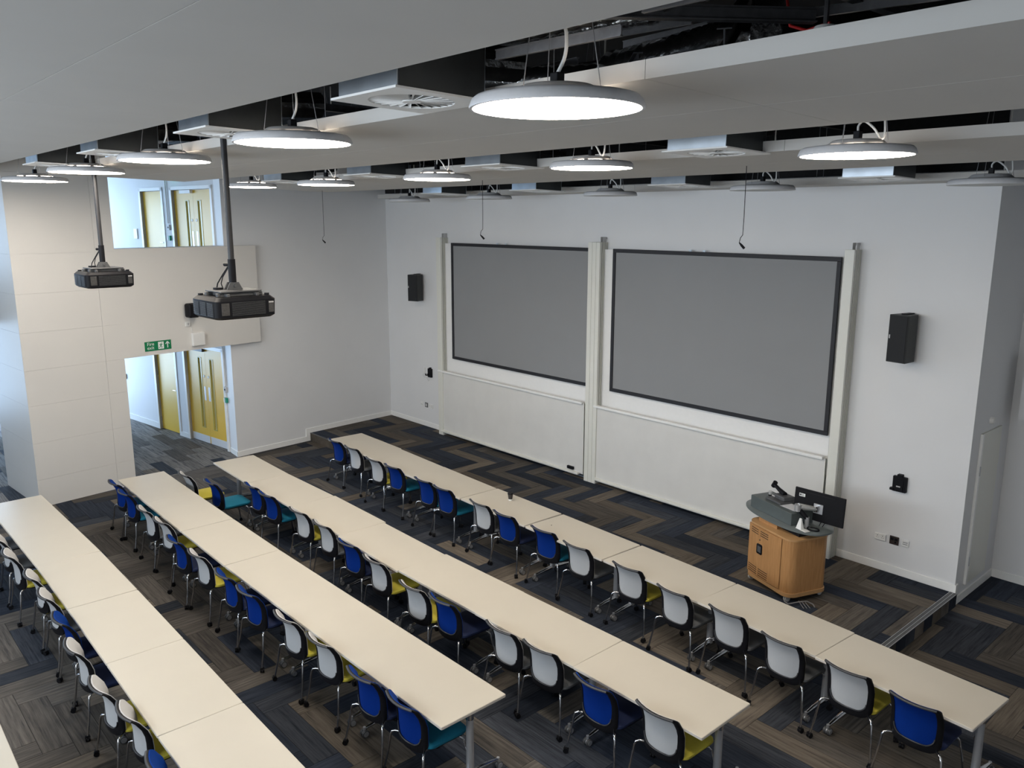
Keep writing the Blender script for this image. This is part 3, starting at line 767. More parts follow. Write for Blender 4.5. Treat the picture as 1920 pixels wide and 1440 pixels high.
# ------------------------------------------------------------------ projectors
def projector(x, y, z0, z1, label):
    t = thing('projector', label, 'projector', (x, y, z0), .02)
    h = z1-z0; hx, hy = .265, .283
    b = MB().loft([[(px, py, z) for px, py in rrect(hx-i, hy-i, .05)] for z, i in ((0, .03), (.02, .005), (h-.03, 0), (h, .03))])
    body = b.build('body', BLACKP, t, smooth=30)
    g = MB()
    for j in range(3):
        x0 = -.22+j*.15
        for r in range(12): g.box(x0, x0+.12, -hy-.004, -hy+.002, .03+r*.010, .034+r*.010)
    o = g.build('rear_grille', GREYP, t)
    g = MB()
    for r in range(11): g.box(hx-.002, hx+.003, -.14, .17, .035+r*.011, .038+r*.011)
    g.build('side_grille', GREYP, t)
    MB().box(hx-.002, hx+.004, -.235, -.165, .04, h-.045).build('rating_plate', mat('dark_label', (.05, .048, .046), .5, noise=.3, scale=80), t)
    MB().box(hx-.002, hx+.004, .20, .25, .045, h-.045).build('rating_plate', MATS['dark_label'], t)
    MB().box(hx, hx+.005, .202, .248, h-.062, h-.052).build('white_print', LGREYP, t)
    MB().cyl((-.05, hy-.01, h*.5), (-.05, hy+.05, h*.5), .055, 24).build('lens', BLACKP, t, smooth=40)
    pl = MB().box(-.17, .17, -.19, .19, h+.035, h+.048).box(-.14, -.10, -.21, .21, h, h+.03).box(.10, .14, -.21, .21, h, h+.03).box(-.22, .2, -.15, -.12, h, h+.028).box(-.22, .2, .12, .15, h, h+.028)
    pl.build('mounting_plate', GREYP, t, bevel=.003, seg=1)
    MB().cyl((-.09, -.10, h+.048), (-.09, -.10, h+.066), .045, 20).build('cable_cap', BLACKP, t)
    MB().cyl((.2, .22, h-.01), (.2, .22, h+.02), .022, 12).cyl((-.2, -.22, h-.01), (-.2, -.22, h+.015), .022, 12).build('foot', BLACKP, t)
    k = MB()
    for s_ in (-1, 1): k.add([(s_*.03-.006, -.075, h+.048), (s_*.03-.006, .075, h+.048), (s_*.03-.006, .04, h+.115), (s_*.03-.006, -.04, h+.115), (s_*.03+.006, -.075, h+.048), (s_*.03+.006, .075, h+.048), (s_*.03+.006, .04, h+.115), (s_*.03+.006, -.04, h+.115)],
            [(0, 1, 2, 3), (7, 6, 5, 4), (0, 4, 5, 1), (1, 5, 6, 2), (2, 6, 7, 3), (3, 7, 4, 0)])
    k.cyl((-.05, 0, h+.085), (.05, 0, h+.085), .012, 12)
    k.build('tilt_bracket', GREYP, t)
    MB().cyl((0, 0, h+.10), (0, 0, 6.4-z0), .026, 20).build('pole', mat('dark_pole_paint', (.016, .016, .018), .5, .0, noise=.05), t, smooth=40)
    MB().cyl((0, 0, h+.11), (0, 0, h+.32), .033, 20).cyl((0, 0, h+.27), (-.085, -.03, h+.27), .016, 12).build('pole_clamp', BLACKP, t, smooth=40)
    MB().tube([(-.04, -.02, h+.25), (-.09, -.05, h+.18), (-.12, -.09, h+.10), (-.12, -.10, h+.06)], .006, 6).tube([(-.04, -.02, h+.24), (-.07, -.06, h+.16), (-.09, -.07, h+.10), (-.06, -.07, h+.06)], .005, 6).build('cables', BLACKP, t)
projector(1.713, -4.12, 3.854, 4.046, 'large black projector on a dark pole, nearer to the viewer')
projector(-2.197, -4.12, 3.880, 4.074, 'black projector on a dark pole, farther left near the pier')

# ------------------------------------------------------------------ things on the bulkhead
bd_ = (Vector(PC)-Vector(PB)).normalized(); bang = math.atan2(bd_.y, bd_.x)
def onb(y):            # point on the bulkhead face for a given y
    t = (y-PB[1])/(PC[1]-PB[1]); return PB[0]+(PC[0]-PB[0])*t
# local frame for wall things: x to the viewer's right along the face, y out of the wall towards the room is -y
def wall_thing(name, label, cat, y, z): return thing(name, label, cat, (onb(y), y, z), bang)
# in this frame local +x follows the face (away from the pier), local -y points into the room
sg = wall_thing('exit_sign', 'green fire exit sign on the bulkhead above the ground-floor opening', 'sign', -2.225, 2.468)
SW, SH = .49, .17
MB().box(-SW/2, SW/2, -.008, -.001, -SH/2, SH/2).build('sign_board', GREEN, sg)
def text_mesh(body, size, font_align='LEFT'):
    c = bpy.data.curves.new('txt', 'FONT'); c.body = body; c.size = size; c.extrude = .0006; c.align_x = font_align; c.space_line = .8
    o = bpy.data.objects.new('txt', c); COL.objects.link(o)
    dg = bpy.context.evaluated_depsgraph_get(); me = bpy.data.meshes.new_from_object(o.evaluated_get(dg))
    bpy.data.objects.remove(o)
    return me
me = text_mesh('Fire\nexit', .085); me.materials.append(SIGNW)
o = place('lettering', me, sg, (-.205, -.010, .012), (PI/2, 0, 0))
pic = MB().box(.0, .105, -.0105, -.008, -.065, .065).build('pictogram_panel', SIGNW, sg)
man = MB()
def stroke(mb, a, b, w0, y=-.0115):
    a = Vector(a); b = Vector(b); d = (b-a).normalized(); q = Vector((-d.y, d.x))*w0/2
    mb.add([(a.x+q.x, y, a.y+q.y), (b.x+q.x, y, b.y+q.y), (b.x-q.x, y, b.y-q.y), (a.x-q.x, y, a.y-q.y)], [(0, 1, 2, 3)])
for a, b, w_ in (((.062, .030), (.045, -.010), .020), ((.045, -.010), (.068, -.025), .011), ((.068, -.025), (.062, -.055), .010), ((.045, -.010), (.030, -.035), .011), ((.030, -.035), (.010, -.038), .010), ((.060, .026), (.085, .012), .009), ((.060, .026), (.035, .022), .009), ((.035, .022), (.022, .002), .009), ((.064, .046), (.070, .052), .016)):
    stroke(man, a, b, w_)
man.build('running_figure', GREEN, sg)
ar = MB()
for a, b, w_ in (((.175, -.055), (.175, .05), .018), ((.175, .058), (.138, .014), .016), ((.175, .058), (.212, .014), .016)): stroke(ar, a, b, w_)
ar.build('arrow', SIGNW, sg)
al = wall_thing('alarm_box', 'white square control box on the bulkhead beside the exit sign', 'control box', -1.465, 2.505)
MB().box(-.125, .125, -.07, -.001, -.125, .125).build('box', WHITEP, al, bevel=.015)
MB().cyl((.01, -.0705, 0), (.01, -.072, 0), .010, 12).build('status_light', SIGNW, al)
MB().tube([(-.07, -.03, .125), (-.11, -.02, .17), (-.10, -.01, .22), (-.13, -.01, .27)], .005, 6).build('wire', WHITEP, al)
sw_ = wall_thing('wall_switch', 'small white switch on the bulkhead above the control box', 'switch', -1.64, 2.805)
MB().box(-.045, .045, -.025, -.001, -.045, .045).build('plate', WHITEP, sw_, bevel=.006)
MB().box(-.015, .015, -.032, -.024, -.02, .02).build('rocker', LGREYP, sw_)
sp = wall_thing('bulkhead_speaker', 'black rounded loudspeaker on the bulkhead behind the nearer projector', 'speaker', -1.60, 3.06)
MB().loft([[(px, -yy, pz) for px, pz in rrect(.10-i, .13-i, .04)] for yy, i in ((.02, .03), (.06, .0), (.20, .0), (.23, .02))]).build('cabinet', BLACKP, sp, smooth=35)
MB().box(-.02, .02, -.03, -.001, -.03, .03).build('bracket', BLACKP, sp)

# corridor details
cs = thing('green_exit_light', 'small lit green exit sign on the upper corridor wall', 'sign', (pt(1.44, -.03)[0], pt(1.44, -.03)[1], 5.60), math.atan2(dd.y, dd.x)+PI)
MB().box(-.12, .12, -.02, .02, -.09, .09).build('sign_box', mat('lit_green_sign', (.1, .6, .4), .5, emit=((.15, .85, .55), 1.0), noise=.01), cs)
k_ = MB()
for a, b, w_ in (((-.03, .03), (-.045, -.02), .02), ((-.045, -.02), (-.02, -.05), .012), ((-.045, -.02), (-.07, -.05), .012), ((.05, -.05), (.05, .05), .02)): stroke(k_, a, b, w_, y=-.0215)
k_.build('pictogram', SIGNW, cs)
cc = thing('dome_camera', 'small white dome camera on the upper corridor wall', 'camera', (pt(.72, -.05)[0], pt(.72, -.05)[1], 5.56))
MB().lathe([(.001, -.05), (.03, -.045), (.045, -.02), (.048, .03), (.001, .03)], 20, closed=False).build('dome', WHITEP, cs if False else cc, smooth=50)
def corr_box(name, label, cat, t, z, wd, h, m, dp=.03):
    p = pt(t, 0); o = thing(name, label, cat, (p[0], p[1], z), math.atan2(dd.y, dd.x)+PI)
    MB().box(-wd/2, wd/2, -dp, -.001, -h/2, h/2).build('plate', m, o, bevel=.004, seg=1)
    return o
for bz, fl in ((0, 'ground floor'), (UPZ, 'upper floor')):
    o = corr_box('door_release', 'green door release box beside the yellow pair, %s' % fl, 'door release', 1.78 if bz else .0, bz+1.10, .09, .10, mat('release_green', (.02, .30, .20), .4, noise=.02), .05)
    MB().box(-.045, -.005, -.055, -.05, -.045, .045).build('label_face', SIGNW, o)
    o = corr_box('card_reader', 'small black-eyed card reader beside the yellow pair, %s' % fl, 'card reader', 1.78 if bz else .0, bz+1.32, .075, .11, LGREYP, .035)
    MB().cyl((-.01, -.035, 0), (-.01, -.04, 0), .02, 12).build('reader_eye', BLACKP, o)
    t0 = 1.80 if bz else .0
    cq = MB().tube([pt(t0, -.02)+(bz+1.4,), pt(t0, -.02)+(bz+2.15 if bz == 0 else bz+2.6,), ] + ([pt(.06, -.02)+(2.24,), pt(.28, -.02)+(2.27,)] if bz == 0 else []), .014, 8).build('conduit', WHITEP, smooth=50)
    tag(cq, 'white conduit pipe running up from the card reader, %s' % fl, 'conduit')
corr_box('wall_socket', 'double socket on the corridor wall left of the single yellow door', 'socket', 4.55, 1.03, .24, .12, GREYP)
corr_box('wall_socket', 'second socket beside the double socket on the corridor wall', 'socket', 4.95, 1.03, .12, .12, GREYP)
corr_box('wall_notice', 'small pale notice near the top of the corridor wall', 'notice', 3.22, 1.83, .14, .20, LGREYP, .008)
corr_box('wall_thermostat', 'pale double plate on the upper corridor wall beside the single door', 'control plate', 3.3, UPZ+1.17, .16, .22, WHITEP, .02)

# ------------------------------------------------------------------ front wall: posts, boards, screens
def post(x0, x1, label, fins_right=True, split=None):
    t = thing('board_post', label, 'post', ((x0+x1)/2, 3.2, PZ))
    cx = (x0+x1)/2; H = 4.345-PZ
    d = .205
    segs = [(x0, x1)] if not split else [(x0, split[0]), (split[0]+.004, split[1]), (split[1]+.004, x1)]
    for a, b in segs: MB().box(a-cx, b-cx, -d, -d+.05, 0, H).build('face_rail', CREAM, t, bevel=.003, seg=1)
    side = MB()
    for k in range(4):
        y0 = -d+.052+k*.038
        side.cur = 1; side.box(x0-cx+.012, x1-cx-.012, y0, y0+.014, 0.02, H-.004)
        side.cur = 0; side.box(x0-cx, x1-cx, y0+.014, y0+.036, 0, H-.002)
    side.build('side_grooves', [mat('grooved_grey_rail', (.66, .66, .60), .4, noise=.02), mat('groove_shadow_gap', (.17, .165, .12), .6, noise=.05)], t)
    br = MB()
    for xx in (x1-cx-.085, x1-cx-.03): br.box(xx, xx+.005, -.10, -.02, H, H+.085)
    br.box(x1-cx-.085, x1-cx-.025, -.024, -.018, H+.05, H+.085)
    br.build('top_bracket', LGREYP, t)
    return t
post(-4.800, -4.645, 'cream ridged board post at the left end of the left screen')
post(-.535, -.270, 'wide cream ridged board post between the two screens', split=(-.445, -.355))
post(3.905, 4.035, 'cream ridged board post at the right end of the right screen')
def screen(x0, x1, label):
    t = thing('projection_screen', label, 'projection screen', ((x0+x1)/2, 3.10, 1.86)); hw = (x1-x0)/2; H = 2.385; fw = .058
    MB().box(-hw+.02, hw-.02, -.012, .0, .02, H-.02).build('screen_surface', SCREEN, t)
    f = MB()
    f.box(-hw, hw, -.030, .0, 0, fw).box(-hw, hw, -.030, .0, H-fw, H).box(-hw, -hw+fw, -.030, .0, fw, H-fw).box(hw-fw, hw, -.030, .0, fw, H-fw)
    f.build('screen_frame', FRAMEB, t, bevel=.004, seg=1)
    return t
screen(-4.395, -.545, 'grey projection screen with black frame, left of the two')
screen(-.055, 3.835, 'grey projection screen with black frame, right of the two')
def boards(x0, x1, side):
    cx = (x0+x1)/2; hw = (x1-x0)/2
    t = thing('white_backboard', 'bright white board behind the %s screen' % side, 'whiteboard', (cx, 3.14, 1.30))
    MB().box(-hw, hw, -.012, .0, 0, 2.93).build('board_sheet', WB2, t)
    MB().box(-hw, hw, -.03, .0, -.03, 0).build('bottom_rail', CREAM, t)
    for k in (-.35, -.10): 
        MB().box(k, k+.04, -.03, 0, 2.93, 2.97).build('top_clip', GALV, t)
    t = thing('whiteboard', 'wide low whiteboard with cream rails under the %s screen' % side, 'whiteboard', (cx, 3.03, .27))
    hw = hw+.03
    MB().box(-hw, hw, -.014, .0, 0, 1.29).build('board_sheet', WB, t)
    MB().box(-hw, hw-.03, -.058, .012, 1.272, 1.314).build('top_rail', TRIM, t, bevel=.010)
    MB().box(-hw+.05, hw-.10, -.055, .012, -.03, .016).build('bottom_rail', CREAM, t, bevel=.010)
    MB().box(hw-.012, hw, -.018, .012, 0, 1.29).build('end_rail', CREAM, t)
    MB().box(-hw+.02, hw-.02, .03, .055, -.07, -.045).build('lower_track', GALV, t)
    return t
boards(-4.76, -.60, 'left'); boards(-.30, 3.84, 'right')
e_ = thing('board_eraser', 'black eraser on the bottom rail of the left whiteboard', 'eraser', (-.86, 2.995, .31))
MB().box(-.075, .075, -.02, .02, 0, .055).build('pad', BLACKP, e_, bevel=.006)
e_['category'] = 'eraser'

# ------------------------------------------------------------------ wall speakers, brackets, sockets
def wspeaker(x, y, z, h, rz, label):
    t = thing('wall_speaker', label, 'speaker', (x, y, z), rz)
    wd, dp = .25, .24
    b = MB().prism([(-wd/2, -dp), (wd/2, -dp), (wd/2-.02, 0), (-wd/2+.02, 0)], 0, h).build('cabinet', mat('speaker_black', (.016, .018, .018), .5, noise=.1), t, bevel=.005, seg=1)
    MB().box(-wd/2+.012, wd/2-.012, -dp-.008, -dp, .012, h-.012).build('grille', mat('speaker_grille', (.006, .007, .009), .7, noise=.3, scale=300), t, bevel=.003, seg=1)
    MB().box(-wd/2+.02, -wd/2+.035, -dp-.011, -dp-.007, h*.50, h*.58).build('badge', LGREYP, t)
    MB().box(-.035, .035, -.14, .03, h, h+.012).box(-.03, .03, -.0, .06, h*.3, h*.6).build('wall_bracket', BLACKP, t)
    return t
wspeaker(4.74, 3.13, 3.00, .585, math.radians(-8), 'black box loudspeaker high on the front wall, right of the screens')
wspeaker(-5.62, 3.13, 2.985, .565, math.radians(20), 'black box loudspeaker high on the front wall, left of the screens')
def fw_box(name, label, cat, x, z, wd, h, m, dp=.02, bevel=.003):
    t = thing(name, label, cat, (x, 3.2, z)); MB().box(-wd/2, wd/2, -dp, -.0005, -h/2, h/2).build('plate', m, t, bevel=bevel, seg=1); return t
t = fw_box('wall_mount', 'black device mount on the front wall right of the lectern', 'wall mount', 4.80, 1.40, .17, .20, BLACKP, .05)
MB().box(-.03, .03, -.06, -.0, .10, .13).box(-.11, -.06, -.065, -.02, -.09, -.06).box(-.02, .05, -.058, -.048, -.09, .05).build('clip', BLACKP, t)
MB().box(-.03, .02, -.064, -.058, -.035, -.02).build('white_mark', LGREYP, t)
t = fw_box('wall_mount', 'black device mount on the front wall between left loudspeaker and screen', 'wall mount', -5.33, 1.41, .12, .19, BLACKP, .05)
MB().box(-.02, .02, -.05, -.0, .095, .12).box(-.10, -.03, -.09, -.03, -.06, -.02).build('clip', BLACKP, t)
MB().box(-.05, -.01, -.096, -.09, -.03, .0).build('white_mark', LGREYP, t)
t = fw_box('wall_plate', 'small white plate with hanging wire beside the left black mount', 'wall plate', -5.56, 1.44, .06, .12, WHITEP)
MB().tube([(0, -.02, -.05), (-.05, -.03, -.10), (0, -.03, -.16), (.09, -.03, -.14), (.12, -.03, -.18), (.17, -.03, -.22), (.22, -.03, -.17)], .004, 6).build('wire', WHITEP, t)
def socket(x, z, wd, label, holes=2, m=WHITEP, mh=GREYP):
    t = fw_box('wall_socket', label, 'socket', x, z, wd, .088, m, .022)
    h_ = MB()
    for k in range(holes):
        cx = (k-(holes-1)/2)*.068
        h_.box(cx-.004, cx+.004, -.0235, -.0215, .012, .024).box(cx-.013, cx-.008, -.0235, -.0215, -.012, -.004).box(cx+.008, cx+.013, -.0235, -.0215, -.012, -.004)
    h_.build('pin_holes', mh, t)
    MB().box(-.012, .012, -.027, -.0215, .026, .038).build('switch', m, t)
    return t
socket(4.613, .625, .146, 'white double socket on the front wall, left of the dark plate')
t = fw_box('data_plate', 'dark brown square data plate on the front wall between two white plates', 'wall plate', 4.792, .625, .118, .112, mat('bronze_plate', (.055, .042, .038), .35, .3, noise=.1), .012)
MB().box(-.045, -.005, -.0135, -.0115, .0, .035).box(.005, .045, -.0135, -.0115, .0, .035).build('outlets', BLACKP, t)
MB().cyl((.02, -.0115, -.02), (.02, -.0140, -.02), .014, 14).build('round_outlet', BLACKP, t)
t = fw_box('wall_vent_plate', 'white slotted plate on the front wall, right of the dark plate', 'wall plate', 4.935, .625, .088, .088, WHITEP, .016)
MB().box(-.03, .03, -.0185, -.0155, .012, .018).box(-.03, .03, -.0185, -.0155, -.012, -.006).build('slots', GREYP, t)
socket(-5.338, .652, .146, 'pale double socket low on the front wall near the left post')
t = fw_box('data_plate', 'dark framed square plate low on the front wall near the left post', 'wall plate', -5.515, .657, .105, .105, GREYP, .012)
MB().box(-.032, .032, -.0145, -.0115, -.032, .032).build('outlets', LGREYP, t)
t = fw_box('wall_vent_plate', 'white slotted plate low on the front wall, leftmost of three', 'wall plate', -5.68, .657, .088, .088, WHITEP, .016)
MB().box(-.03, .03, -.0185, -.0155, -.012, -.006).build('slots', GREYP, t)

# ------------------------------------------------------------------ tables
def table_proto():
    t = thing('folding_table', 'x', 'table')
    L, W, z1 = 1.394, .695, .730
    top = MB().loft([[(x, y, z) for x, y in rrect(L/2-i, W/2-i, .012, 3)] for z, i in ((z1-.026, .0), (z1-.003, 0), (z1, .003))])
    top.build('tabletop', TABLETOP, t, smooth=30)
    MB().loft([[(x, y, z) for x, y in rrect(L/2+.0012, W/2+.0012, .012, 3)] for z in (z1-.024, z1-.004)]).build('edge_band', EDGE, t, smooth=30)
    for s_ in (-.53, .63):
        leg = MB().frustum((s_, 0, .11), (s_, 0, .62), .036, .031, 20).build('column', SILVER, t, smooth=40)
        MB().cyl((s_, 0, .62), (s_, 0, .70), .034, 20).build('collar', CHROME, leg, smooth=40)
        ft = MB().tube([(s_, -.31, .085), (s_, -.20, .098), (s_, 0, .115), (s_, .20, .098), (s_, .31, .085)], [.014, .022, .028, .022, .014], 10).build('foot', CHROME, t, smooth=50)
        for q in (-1, 1):
            wh = MB().cyl((s_-.030, q*.315, .036), (s_-.008, q*.315, .036), .034, 18).cyl((s_+.008, q*.315, .036), (s_+.030, q*.315, .036), .034, 18)
            wh.build('castor', GREYP, ft, smooth=40)
            MB().cyl((s_-.034, q*.315, .036), (s_+.034, q*.315, .036), .026, 18).cyl((s_, q*.315, .05), (s_, q*.315, .10), .014, 10).build('castor_hub', SILVER, ft, smooth=40)
    MB().box(-.53, .63, -.022, .022, .655, .695).build('cross_beam', GREYP, t)
    m = MB()
    for s_ in (-.53, .63): m.box(s_-.035, s_+.035, -.22, .22, .69, .704)
    m.build('top_bracket', GREYP, t)
    return t
TB = table_proto(); tfirst = True
FAR = {1: [-4.147, .672, 0, [(-4.147, .672), (-2.748, .632), (-1.38, .56), (-.002, .497), (1.431, .460), (2.855, .412), (4.265, .353), (5.658, .261), (7.061, .165)]],
       2: [0, 0, 0, [(-4.130, -1.484), (-2.728, -1.525), (-1.34, -1.515), (.080, -1.545), (1.459, -1.575), (2.829, -1.565), (4.225, -1.550), (5.631, -1.545)]],
       3: [0, 0, 0, [(-4.2, -2.959), (-2.83, -2.985), (-1.42, -3.005), (-.013, -3.02), (1.383, -3.015), (2.760, -3.003), (4.150, -2.990)]],
       4: [0, 0, 0, [(-4.232, -4.712), (-2.850, -4.690), (-1.455, -4.672), (-.04, -4.682), (1.367, -4.700), (2.765, -4.720), (4.165, -4.73)]],
       5: [0, 0, 0, [(1.30, -6.301), (2.70, -6.312)]]}
RN = {1: 'front', 2: 'second', 3: 'third', 4: 'fourth', 5: 'fifth'}
OFFS = {1: [.012, -.010, -.004, .004, .0, .006, .010, -.006], 2: [.0, .0, .016, -.014, .008, .003, .0], 3: [0]*6, 4: [0]*6, 5: [0]}
for rw, dat in FAR.items():
    pts = dat[3]; n_ = len(pts)-1
    for k in range(n_):
        a, b = Vector(pts[k]), Vector(pts[k+1])
        ang = math.atan2(b.y-a.y, b.x-a.x); d = (b-a).normalized(); nv = Vector((d.y, -d.x))
        c = (a+b)/2 + nv*(.35 - OFFS[rw][k])
        o = TB if tfirst else copy_tree(TB); tfirst = False
        o.location = (c.x, c.y, 0); o.rotation_euler = (0, 0, ang)
        if rw == 5: o['label'] = 'cream table of which only a corner shows at bottom left'
        elif k == 0: o['label'] = 'cream topped folding table at the left end of the %s row from the screens' % RN[rw]
        elif k == n_-1: o['label'] = 'cream topped folding table at the right end of the %s row from the screens' % RN[rw]
        else: o['label'] = 'cream topped folding table, %s from the left in the %s row from the screens' % (ords[k], RN[rw])
        o['category'] = 'table'; o['group'] = 'cream folding tables set end to end in rows'

# ------------------------------------------------------------------ chairs
def backpt(s, v, off=0.0):
    """s in metres sideways, v 0..1 bottom to top; curved mesh back"""
    z = .385 + v*.455
    y = -.245 - .10*max(0, (v-.45)/.55)**2.2        # strong backward flare at the top
    y += (.075 - .020*v)*(s/.213)**2               # sides wrap forward
    return (s, y+off, z - .02*(s/.22)**2*(v > .9)*0)
def outline(hw_top, hw_bot, v0, v1, rt, rb, n=6):
    """rounded outline in (s, v*0.385) metres"""
    h0, h1 = v0*.455, v1*.455; pts = []
    def arc(cx, cy, r, a0, a1):
        for i in range(n+1):
            a = math.radians(a0+(a1-a0)*i/n); pts.append((cx+r*math.cos(a), cy+r*math.sin(a)))
    arc(hw_top-rt, h1-rt, rt, 0, 90); 
    for i in range(1, 6): pts.append(((hw_top-rt)*(1-2*i/6), h1))
    arc(-hw_top+rt, h1-rt, rt, 90, 180)
    for i in range(1, 4): 
        u = i/4; pts.append((-(hw_top*(1-u)+hw_bot*u)-.004*math.sin(PI*u), (h1-rt)*(1-u)+(h0+rb)*u))
    arc(-hw_bot+rb, h0+rb, rb, 180, 270)
    for i in range(1, 6): pts.append(((-hw_bot+rb)*(1-2*i/6), h0))
    arc(hw_bot-rb, h0+rb, rb, 270, 360)
    for i in range(1, 4):
        u = i/4; pts.append(((hw_bot*(1-u)+hw_top*u)+.004*math.sin(PI*u), (h0+rb)*(1-u)+(h1-rt)*u))
    return pts
OUT = outline(.213, .210, 0.0, 1.0, .03, .085)
INN = outline(.172, .168, .145, .925, .022, .075)
def chair_meshes():
    M = {}
    # frame ring
    m = MB(); n = len(OUT); P = lambda l, off: [backpt(x, z/.455, off) for x, z in l]
    midl = [((a[0]+b[0])/2, (a[1]+b[1])/2) for a, b in zip(OUT, INN)]
    loops = [P(OUT, .010), P(OUT, -.006), P(midl, -.016), P(INN, -.008), P(INN, .010)]
    for a, b in zip(loops, loops[1:]+loops[:1]):
        m.add(a+b, [(i, (i+1) % n, n+(i+1) % n, n+i) for i in range(n)])
    me = m.mesh('backrest', BLACKP)
    bm = bmesh.new(); bm.from_mesh(me); bmesh.ops.remove_doubles(bm, verts=bm.verts, dist=.0001); bmesh.ops.recalc_face_normals(bm, faces=bm.faces); bm.to_mesh(me); bm.free()
    me.polygons.foreach_set('use_smooth', [True]*len(me.polygons)); me.set_sharp_from_angle(angle=math.radians(50)); M['frame'] = me
    # upholstered panels: concentric rings
    def disc(l, offs, nr=5):
        mb = MB(); n = len(l); cx, cz = 0, .52*.455
        lo = []
        for j in range(nr):
            u = 1-j/nr*.96
            lo.append([backpt(cx+(x-cx)*u, (cz+(z-cz)*u)/.455, offs) for x, z in l])
        vs = [p for q in lo for p in q]; fs = []
        for j in range(nr-1):
            for i in range(n): fs.append((j*n+i, j*n+(i+1) % n, (j+1)*n+(i+1) % n, (j+1)*n+i))
        fs.append(tuple(range((nr-1)*n, nr*n)))
        return mb.add(vs, fs)
    shr = [(x*.985, .225+(z-.225)*.985) for x, z in OUT]
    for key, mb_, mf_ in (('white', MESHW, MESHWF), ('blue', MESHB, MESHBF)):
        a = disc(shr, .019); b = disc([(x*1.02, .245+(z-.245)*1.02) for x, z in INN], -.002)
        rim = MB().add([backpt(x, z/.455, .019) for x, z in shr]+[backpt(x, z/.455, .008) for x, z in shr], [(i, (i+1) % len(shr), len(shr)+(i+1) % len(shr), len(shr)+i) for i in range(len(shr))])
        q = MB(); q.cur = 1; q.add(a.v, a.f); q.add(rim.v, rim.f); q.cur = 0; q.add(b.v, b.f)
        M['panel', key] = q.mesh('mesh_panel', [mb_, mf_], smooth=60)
    # pale lip along the top edge and round the lower opening
    l = [backpt((-.5+i/14)*.38, .985, -.012) for i in range(15)]
    M['rim'] = MB().tube(l, .0105, 8).mesh('top_rim', mat('dark_rim_plastic', (.045, .046, .05), .5, noise=.05), smooth=60)
    M['rim2'] = MB().tube([backpt(x, z/.455, -.013) for x, z in INN if z < .17], .006, 6).mesh('lower_rim', MATS['dark_rim_plastic'], smooth=60)
    # seat: cushion and shell
    def sl(hx, hy, r, z, cy=.035): return [(x, y+cy, z) for x, y in rrect(hx, hy, r, 6)]
    for k, mt in SEATM.items():
        cu = MB().loft([sl(.222, .210, .07, .420), sl(.230, .217, .07, .433), sl(.228, .215, .07, .450), sl(.205, .192, .06, .462)])
        M['seat', k] = cu.mesh('seat', mt, smooth=45)
    M['shell'] = MB().loft([sl(.19, .18, .06, .395), sl(.215, .20, .07, .408), sl(.222, .21, .07, .422)]).mesh('seat_shell', BLACKP, smooth=45)
    for sx in (-1, 1):
        M['rear', sx] = MB().tube([(sx*.285, -.295, .045), (sx*.262, -.262, .22), (sx*.243, -.245, .375), (sx*.234, -.235, .402), (sx*.212, -.215, .412), (sx*.17, -.18, .405)], .0105, 10).mesh('leg', CHROME, smooth=60)
        M['front', sx] = MB().tube([(sx*.262, .245, .045), (sx*.240, .215, .24), (sx*.222, .19, .365), (sx*.205, .17, .393), (sx*.17, .14, .40)], .0105, 10).mesh('leg', CHROME, smooth=60)
        M['rail', sx] = MB().tube([(sx*.17, -.18, .405), (sx*.165, -.1, .397), (sx*.165, .1, .395), (sx*.17, .14, .40)], .010, 8).mesh('side_rail', CHROME, smooth=60)
    M['stem'] = MB().box(-.03, .03, -.248, -.12, .395, .43).mesh('back_bracket', BLACKP)
    c = MB().cyl((-.020, 0, -.012), (-.004, 0, -.012), .024, 14).cyl((.004, 0, -.012), (.020, 0, -.012), .024, 14).cyl((0, 0, -.01), (0, 0, .02), .012, 10).box(-.022, .022, -.014, .016, .0, .016)
    M['castor'] = c.mesh('castor', BLACKP, smooth=40)
    return M
CM = chair_meshes()
def chair_proto(back, seat):
    t = thing('mesh_back_chair', 'x', 'chair')
    b = place('backrest', CM['frame'], t)
    p = place('mesh_panel', CM['panel', back], b); p['label'] = '%s mesh panel' % back
    place('top_rim', CM['rim'], b); place('lower_rim', CM['rim2'], b)
    s_ = place('seat', CM['seat', seat], t); s_['label'] = '%s seat cushion' % seat
    place('seat_shell', CM['shell'], t)
    place('back_bracket', CM['stem'], t)
    for sx in (-1, 1):
        l = place('leg', CM['rear', sx], t); place('castor', CM['castor'], l, (sx*.287, -.297, .036), (0, 0, random.uniform(0, 3)))
        l = place('leg', CM['front', sx], t); place('castor', CM['castor'], l, (sx*.264, .247, .036), (0, 0, random.uniform(0, 3)))
        place('side_rail', CM['rail', sx], t)
    return t
PROTO = {}
W, B = 'white', 'blue'
